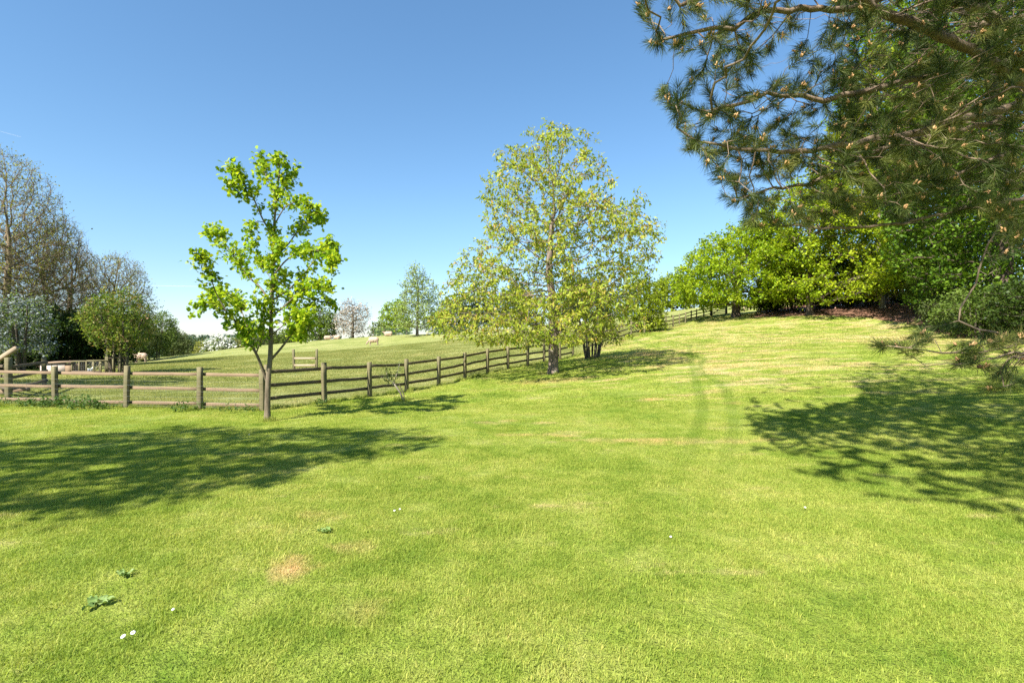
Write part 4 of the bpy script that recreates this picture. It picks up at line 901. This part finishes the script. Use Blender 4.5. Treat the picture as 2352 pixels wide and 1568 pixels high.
fence('paddock_fence', 'brown three rail fence with wire netting along the left edge of the lawn', Lp[::-1], (.13, .51, .88), 1.08, W_RAIL, wd=.115, rh=.078, off=.075, netting=(.08, .2, .32, .46, .6, .72))
Rp = [G(u, d) for u, v, d in FENCE_R]; Rp[0] = G(612, 12.95)
fence('paddock_fence', 'dark three rail fence running uphill from the young tree towards the bush', Rp, (.27, .60, .95), 1.12, W_DARK, wd=.12, off=.08)
# continues behind the bush up to the field gate
def interp_line(a, b, n): return [a+(b-a)*k/n for k in range(n+1)]
seg = []
a = Rp[-1][:2]; 
way = [np.array([4.55, 32.2]), FAR[0], np.array(G(1512, 43)[:2]), FAR[1], np.array(G(1600, 52.5)[:2]), np.array(G(1632, 55.5)[:2])]
line2 = []
for p, q in zip(way[:-1], way[1:]):
    n = max(1, round(np.linalg.norm(q-p)/1.95)); line2 += [p+(q-p)*k/n for k in range(n)]
line2.append(way[-1]); line2 = [np.array([p[0], p[1], gz(*p)]) for p in line2]
fence('paddock_fence', 'distant rail fence from the bush up the slope to the field gate', line2, (.3, .62, .95), 1.12, W_DARK, wd=.11, off=.07)
# field gate, five bars with a brace
def gate():
    a, b = G(1634, 56), G(1668, 57.5); T = empty('field_gate', a, 'dark five bar field gate beside the oak trunk', 'gate')
    for p in (a, b): 
        mb = MB(); add_beam(mb, p-np.array([0, 0, .3]), p+np.array([0, 0, 1.5]), .2, .2); mb.build('gate_post', W_DARK, T)
    t = unit(b-a); o = np.array([0, -.12, 0])
    for h in (.25, .45, .65, .87, 1.15): mb = MB(); add_beam(mb, a+o+[0, 0, h], b+o+[0, 0, h], .04, .09); mb.build('bar', W_DARK, T)
    mb = MB(); add_beam(mb, a+o*1.5+[0, 0, .22], b+o*1.5+[0, 0, 1.15], .03, .09); mb.build('brace', W_DARK, T)
gate()
fence('paddock_fence', 'pale sunlit rail fence beyond the field gate under the oak', [G(1683, 58.5), G(1697, 59.5), G(1709, 60.5), G(1722, 61.5)], (.3, .7, 1.15), 1.4, W_NEW, mat_p=W_NEW, wd=.14, off=.07)
# timber frame standing in the pasture
def hframe():
    a, b = G(676, 31), G(727, 30.4); T = empty('timber_hurdle', a, 'free standing timber frame of two posts and two rails in the pasture', 'hurdle')
    for p, h in ((a, 1.2), (b, 1.2)): 
        mb = MB(); add_beam(mb, p-np.array([0, 0, .25]), p+np.array([rng.normal(0, .02), 0, h]), .12, .11, seg=3, jit=.003); mb.build('post', W_POST, T)
    for h in (.24, .66): mb = MB(); add_beam(mb, a+[.04, -.08, h], b+[-.04, -.08, h], .04, .11, seg=3, jit=.003); mb.build('rail', W_NEW, T)
hframe()
# pen fence at the left
fence('pen_fence', 'weathered rail pen fence at the left edge behind the netted fence', [G(-40, 17.2), G(20, 15.4), G(102, 19.5)], (.28, .62, .95), 1.2, W_DARK, wd=.15, off=.08)
mb = MB(); p = G(14, 15.8); add_beam(mb, p+[-1.0, .1, .72], p+[.32, 0, 1.52], .1, .11, seg=4, jit=.006)
tag(mb.build('timber_rail', W_NEW), 'loose pale rail propped up against the pen fence at the left edge', 'rail')
mb = MB(); p = G(14, 16.2); add_beam(mb, p+[-1.0, .3, .05], p+[.6, .1, .22], .14, .14, seg=3, jit=.01)
tag(mb.build('timber_log', W_RAIL), 'squared log lying at the foot of the pen fence', 'log')

# ---------------------------------------------------------------- hen house with wire run
def henhouse():
    d = 27.0; b = G(92, d); T = empty('hen_house', b, 'low wooden hen house with a sloping roof beyond the netted fence', 'hen house')
    k = d/1176; g = lambda u, v, dy: np.array([b[0]+(u-92)*k, b[1]+dy, b[2]+(856-v)*k])
    def box(name, mat, lo, hi, parent=T):
        lo, hi = np.array(lo, float), np.array(hi, float); V = np.array([(x, y, z) for x in (lo[0], hi[0]) for y in (lo[1], hi[1]) for z in (lo[2], hi[2])])
        F = [[0, 1, 3, 2], [4, 6, 7, 5], [0, 4, 5, 1], [2, 3, 7, 6], [0, 2, 6, 4], [1, 5, 7, 3]]; return mk(name, V, F, mat, parent)
    x0, x1 = b[0], b[0]+(148-92)*k; z0 = b[2]
    box('wall', W_PALE, (x0, b[1], z0), (x1, b[1]+.9, z0+.56)); 
    box('side_panel', W_RAIL, (x1+.003, b[1]+.02, z0), (x1+.36, b[1]+.9, z0+.56))
    V = np.array([(x0-.06, b[1]-.1, z0+.575), (x1+.42, b[1]-.1, z0+.64), (x1+.42, b[1]+1.0, z0+.70), (x0-.06, b[1]+1.0, z0+.63)]); V = np.concatenate([V, V+[0, 0, .04]])
    mk('roof', V, [[3, 2, 1, 0], [4, 5, 6, 7], [0, 1, 5, 4], [1, 2, 6, 5], [2, 3, 7, 6], [3, 0, 4, 7]], W_RAIL, T)
    mb = MB()
    for q in (.3, .6, .9): add_beam(mb, (x0+q, b[1]-.012, z0+.02), (x0+q, b[1]-.012, z0+.55), .012, .02)
    mb.build('batten', W_RAIL, T)
    xa, xb = x1+.38, b[0]+(231-92)*k; y0, y1 = b[1]+.02, b[1]+.9
    R_ = empty('hen_run', (xa, y0, z0), 'wire covered timber framed run joined to the hen house', 'hen run')
    mb = MB(); n = 4
    for q in range(n+1):
        x = xa+(xb-xa)*q/n
        for y in (y0, y1): add_beam(mb, (x, y, z0), (x, y, z0+.68), .06, .05)
    for y in (y0, y1):
        for z in (.05, .70): add_beam(mb, (xa-.03, y, z0+z), (xb+.03, y, z0+z+(.02)), .045, .06)
    for q in (0, n): x = xa+(xb-xa)*q/n; add_beam(mb, (x, y0, z0+.70), (x, y1, z0+.70), .045, .05)
    add_beam(mb, (xa+(xb-xa)*.75, y0-.03, z0+.1), (xb, y0-.03, z0+.6), .03, .04)
    mb.build('frame', W_POST, R_)
    box('base_board', W_DARK, (xa, y0-.03, z0), (xb, y0-.003-.002, z0+.2), R_)
    mb = MB()
    for x in np.arange(xa, xb, .1):
        for y in (y0, y1): mb.add(*tube(np.array([(x, y, z0+.2), (x, y, z0+.68)]), [.0015]*2, 3))
    for z in np.arange(.25, .68, .1):
        for y in (y0, y1): mb.add(*tube(np.array([(xa, y, z0+z), (xb, y, z0+z)]), [.0015]*2, 3))
    mb.build('wire_mesh', plain('run_wire', (.4, .4, .38), .5, .5, .5), R_)
    # white hen inside
    hp = np.array([xa+.62, b[1]+.45, z0]); Hn = empty('hen', hp, 'white hen standing inside the wire run', 'hen')
    mb = MB(); mb.add(*tube(np.array([[-.17, 0, .30], [-.12, 0, .24], [-.04, 0, .2], [.05, 0, .2], [.11, 0, .26], [.13, 0, .34], [.15, 0, .38], [.18, 0, .38]]), np.array([.012, .06, .1, .1, .065, .035, .032, .006]), 10))
    for s in (-.03, .03): mb.add(*tube(np.array([[0, s, .12], [.01, s, .0], [.05, s, .0]]), np.array([.012, .008, .005]), 5))
    V, F = mb.out(); mk('hen_body', V+hp, F, plain('hen_white', (.75, .72, .66)), Hn, smooth=True)
    mb = MB(); mb.add(*tube(np.array([[.12, 0, .41], [.15, 0, .435], [.18, 0, .41]]), np.array([.006, .012, .005]), 5)); V, F = mb.out(); mk('comb', V+hp, F, plain('comb_red', (.5, .04, .03)), Hn)
W_PALE = wood_mat('pale_boards', (.42, .33, .27), (.62, .5, .42), (.5, .4, .34))
henhouse()
# slatted guard round the bronze tipped tree
def guard():
    b = G(268, 27.9); T = empty('tree_guard', b, 'slatted timber guard round the stems of the bronze tipped tree', 'tree guard')
    for q in range(10):
        a = 2*math.pi*q/10; p = b+np.array([.48*math.cos(a), .48*math.sin(a), 0]); mb = MB(); add_beam(mb, p-[0, 0, .1], p+[rng.normal(0, .03), 0, rng.uniform(.95, 1.15)], .07, .04); mb.build('slat', W_POST, T)
    mb = MB()
    for z in (.35, .85):
        th = np.linspace(0, 2*math.pi, 21); P = b+np.stack([.45*np.cos(th), .45*np.sin(th), 0*th+z], -1); mb.add(*tube(P, np.full(21, .02), 5))
    mb.build('hoop', W_DARK, T)
guard()
# wire fence on the ridge
def wire_fence():
    pts = [G(u, d) for u, d in zip(np.linspace(858, 1260, 17), np.linspace(86, 80, 17))]; T = empty('wire_fence', pts[0], 'thin green wire fence along the crest of the pasture', 'fence')
    m = plain('green_wire', (.06, .14, .10), .5)
    for p in pts: mb = MB(); mb.add(*tube(np.array([p-[0, 0, .2], p+[0, 0, 1.25]]), np.array([.035, .035]), 6)); mb.build('post', W_DARK, T)
    mb = MB()
    for z in (.15, .4, .65, .9, 1.15): mb.add(*tube(np.array(pts)+[0, 0, z], np.full(len(pts), .012), 4))
    for a, b in zip(pts[:-1], pts[1:]):
        for q in np.linspace(0, 1, 12)[:-1]: p = a+(b-a)*q; mb.add(*tube(np.array([p+[0, 0, .15], p+[0, 0, 1.15]]), np.array([.008, .008]), 3))
    mb.build('wire', m, T)
wire_fence()

# ---------------------------------------------------------------- sheep
M_FLEECE = plain('fleece', (.46, .33, .24), .95, .1); M_FACE = plain('sheep_face', (.36, .26, .2), .8)
def fleece_mesh(lie):
    mb = MB(); z = .36 if lie else .68
    P = np.array([[-.62, 0, z], [-.56, 0, z], [-.4, 0, z+.02], [-.15, 0, z+.01], [.12, 0, z], [.36, 0, z+.02], [.52, 0, z+.03], [.6, 0, z+.02]]); r = np.array([.03, .2, .31, .33, .34, .31, .21, .04])
    q_ = np.linspace(0, 7, 26); P = np.stack([np.interp(q_, range(8), P[:, k]) for k in range(3)], -1); r = np.interp(q_, range(8), r)*1.04
    V, F = tube(P, r, 30); V[:, 1] *= .86; c = V.copy()
    for k in range(len(V)): V[k] += unit(c[k]-np.array([c[k][0], 0, z]))*(.05*mnoise.noise(Vector(c[k]*11))+.03*mnoise.noise(Vector(c[k]*24)))
    return V, F
def sheep_body(pose):
    """skeleton grown into one continuous skin"""
    z = .68 if pose != 'lie' else .34
    v = [(0, 0, z, .24), (-.45, 0, z, .2), (.4, 0, z, .2)]; e = [(0, 1), (0, 2)]
    def add(p, r, par): v.append((*p, r)); e.append((par, len(v)-1)); return len(v)-1
    if pose == 'graze': n = add((.62, 0, z-.12, ), .11, 2); h = add((.80, 0, z-.42), .08, n); h2 = add((.9, 0, z-.6), .05, h)
    else: n = add((.62, 0, z+.16), .11, 2); h = add((.74, 0, z+.32), .085, n); h2 = add((.92, 0, z+.24), .05, h)
    for s in (-1, 1): add((v[h][0]-.05, s*.15, v[h][2]+.04), .02, h)
    for par, x in ((1, -.45), (2, .36)):
        for s in (-1, 1):
            if pose == 'lie': a = add((x, s*.17, .15), .07, par); add((x+.22, s*.18, .05), .04, a)
            else:
                a = add((x, s*.14, .42), .07, par); k = add((x+(.05 if x > 0 else -.06), s*.14, .24), .04, a); add((x+(.02 if x > 0 else .0), s*.14, .0), .032, k)
    me = bpy.data.meshes.new('sheep_body'); me.from_pydata([q[:3] for q in v], e, []); return me, [q[3] for q in v]
def make_sheep(pose, loc, rz, lab, sc_=1.0):
    T = empty('sheep', loc, lab, 'sheep', 'sheep on the pasture', rz); T.scale = (sc_,)*3
    me, rr = sheep_body(pose); o = bpy.data.objects.new('body', me); sc.collection.objects.link(o); o.parent = T
    md = o.modifiers.new('skin', 'SKIN'); lay = me.skin_vertices[0].data
    for q, r in zip(lay, rr): q.radius = (r, r)
    lay[0].use_root = True; s = o.modifiers.new('sub', 'SUBSURF'); s.levels = 2; s.render_levels = 2; me.materials.append(M_FACE)
    V, F = fleece_mesh(pose == 'lie'); f = mk('fleece', V, F, M_FLEECE, T, smooth=True, rel=False); s = f.modifiers.new('sub', 'SUBSURF'); s.levels = 1; s.render_levels = 1
    return T
make_sheep('graze', G(858, 68), math.pi, 'cream sheep grazing on the open pasture above the rail fence', 1.12)
make_sheep('stand', G(323, 60), math.pi+.15, 'buff sheep standing at the left beside the bronze tipped tree', 1.15)
make_sheep('lie', G(753, 86), .3, 'white sheep lying on the ridge under the dark green tree, left of a pair', 1.0)
make_sheep('lie', G(774, 85), math.pi-.4, 'pinkish sheep lying on the ridge, right of a pair', .95)
make_sheep('lie', G(892, 83), math.pi, 'sheep resting on the crest left of the lone pale green tree', 1.1)

# ---------------------------------------------------------------- small plants on the ground
def weeds():
    C = []; mb = MB()
    for (u, d, n, w_, h) in ((100, 13.3, 20, .7, .22), (150, 13.2, 24, .5, .32), (205, 12.9, 14, .3, .28), (235, 12.85, 8, .2, .22), (420, 12.7, 8, .2, .2), (560, 12.6, 6, .3, .18), (30, 13.5, 16, .6, .3), (745, 14.0, 5, .15, .15)):
        for _ in range(n):
            p = G(u, d)+np.array([rng.normal(0, w_), rng.normal(0, .18), 0]); p[2] = gz(p[0], p[1]); t = p+np.array([rng.normal(0, .06), rng.normal(0, .06), h*rng.uniform(.5, 1)])
            mb.add(*tube(np.array([p, (p+t)/2, t]), np.array([.004, .003, .002]), 3)); k = 22; q = rng.uniform(.25, 1.05, k)[:, None]; C.append(p+(t-p)*q+rng.normal(0, .035, (k, 3)))
    C = np.concatenate(C); V, F = leaves(C, .075*rng.uniform(.5, 1.3, len(C)), LANCE, .1, .8)
    o = mk('weeds', V, F, leaf_mat('nettle_leaf', [(.04, .09, .015), (.08, .15, .03), (.14, .2, .06)], .35), rnd=rng.uniform(0, 1, len(C)))
    tag(o, 'nettles and weeds growing through the foot of the netted fence', 'weeds', kind='stuff')
weeds()
def litter():
    lo, hi = np.min(litter_poly, 0), np.max(litter_poly, 0); q = rng.uniform(lo, hi, (9000, 2)); q = q[poly_in(q, litter_poly)]
    C = np.concatenate([q, zt(q[:, 0], q[:, 1])[:, None]+.01+rng.uniform(0, .05, (len(q), 1))], 1); V, F = leaves(C, .16*rng.uniform(.5, 1.3, len(C)), RH, 0, 2.5)
    tag(mk('leaf_litter', V, F, leaf_mat('dead_leaf', [(.14, .07, .045), (.3, .16, .11), (.48, .3, .22)], .1), rnd=rng.uniform(0, 1, len(C))), 'brown fallen leaves on the shaded bank under the maples', 'leaf litter', kind='stuff')
litter()
M_PETAL = plain('petal', (.8, .8, .8), .6); M_DISC = plain('daisy_disc', (.7, .45, .04), .7); M_STEM = plain('stem', (.08, .15, .03))
def daisy():
    T = empty('daisy', (0, 0, 0)); mb = MB(); h = .055
    for k in range(16):
        a = 2*math.pi*k/16; c, s = math.cos(a), math.sin(a); d = np.array([c, s, 0]); e = np.array([-s, c, 0]); z = np.array([0, 0, 1.])
        V = [d*.004+z*h, d*.010+e*.0028+z*(h+.002), d*.017+z*(h+.001), d*.010-e*.0028+z*(h+.002)]; V = V+[q-z*.001 for q in V]
        mb.add(np.array(V), np.array([[0, 1, 2, 3], [7, 6, 5, 4], [0, 3, 7, 4], [1, 0, 4, 5], [2, 1, 5, 6], [3, 2, 6, 7]]))
    mb.build('petals', M_PETAL, T); mb = MB(); mb.add(*tube(np.array([[0, 0, h-.001], [0, 0, h+.002], [0, 0, h+.004], [0, 0, h+.0045]]), np.array([.004, .0048, .003, .0005]), 8)); mb.build('disc', M_DISC, T)
    mb = MB(); mb.add(*tube(np.array([[.01, 0, -.005], [.003, 0, .03], [0, 0, h]]), np.array([.0014, .0012, .0012]), 5)); mb.build('stem', M_STEM, T); return T
D0 = daisy(); first = True
for (u, v, lab) in ((402, 1405, 'single white daisy in the left foreground grass'), (308, 1462, 'right hand daisy of the pair near the bottom left'), (292, 1471, 'left hand daisy of the pair near the bottom left'),
                    (908, 1177, 'left daisy of the pair in the middle of the lawn'), (919, 1173, 'right daisy of the pair in the middle of the lawn'), (1541, 1237, 'lone small daisy right of the lawn centre'), (574, 985+15, 'tiny daisy in the tree shade on the lawn'), (1846, 1170, 'small daisy near the pine shade')):
    x, y = gp(u, v); o = D0 if first else copy_tree(D0); first = False
    o.location = (x, y, gz(x, y)); o.rotation_euler = (R(28), R(rng.uniform(-12, 12)), rng.uniform(-.4, .4)); o.scale = (rng.uniform(.6, .85),)*3; tag(o, lab, 'daisy', 'daisies in the lawn')
def dock(u, v, s, lab):
    x, y = gp(u, v); b = np.array([x, y, gz(x, y)]); T = empty('dock_plant', b, lab, 'plant', 'broad leaved weeds in the lawn')
    for k in range(9):
        a = rng.uniform(0, 2*math.pi); L = s*rng.uniform(.6, 1); d = np.array([math.cos(a), math.sin(a), 0]); e = np.array([-d[1], d[0], 0]); V = []; 
        for q in np.linspace(0, 1, 7):
            c = d*L*q+np.array([0, 0, .02+.5*L*q*(1-q*.8)]); w_ = L*.2*math.sin(math.pi*min(1, .08+q*.92))+.002; V += [c-e*w_+[0, 0, .012*math.sin(q*9)], c+[0, 0, -.006], c+e*w_+[0, 0, .012*math.cos(q*8)]]
        F = [[3*i+j, 3*i+j+1, 3*i+j+4, 3*i+j+3] for i in range(6) for j in range(2)]; mk('leaf', np.array(V)+b, F, M_DOCK, T, rnd=np.full(12, rng.uniform(.2, 1)), smooth=True)
M_DOCK = leaf_mat('dock_leaf', [(.12, .2, .05), (.18, .28, .07), (.25, .34, .11)], .3, .5, .3)
dock(218, 1392, .11, 'broad leaved green weed rosette in the left foreground'); dock(284, 1322, .07, 'smaller broad leaved weed above the left foreground rosette'); dock(745, 1222, .07, 'flat leaved weed in the lawn left of centre')
# vapour trails, very high
def trail(u0, v0, u1, v1, d, wd, lab):
    a, b = pixel_point(u0, v0, d), pixel_point(u1, v1, d*1.02); s = np.linspace(0, 1, 12)[:, None]; P = a+(b-a)*s; mb = MB(); mb.add(*tube(P, wd*(.35+.65*np.sin(np.linspace(.15, 2.6, 12))), 8))
    m, t, out = new_mat('vapour'); df = N(t, 'ShaderNodeBsdfDiffuse'); df.inputs[0].default_value = (.9, .92, .95, 1); tr = N(t, 'ShaderNodeBsdfTransparent'); mx = N(t, 'ShaderNodeMixShader'); mx.inputs[0].default_value = .13
    t.links.new(tr.outputs[0], mx.inputs[1]); t.links.new(df.outputs[0], mx.inputs[2]); t.links.new(mx.outputs[0], out.inputs[0])
    tag(mb.build('vapour_trail', m, smooth=True), lab, 'vapour trail', 'vapour trails in the sky')
trail(-10, 298, 48, 314, 9000, 7, 'short faint vapour trail high at the left edge of the sky')
trail(345, 655, 470, 657, 14000, 10, 'thin level vapour trail low in the sky left of the young tree')
print('objects', len(sc.objects))
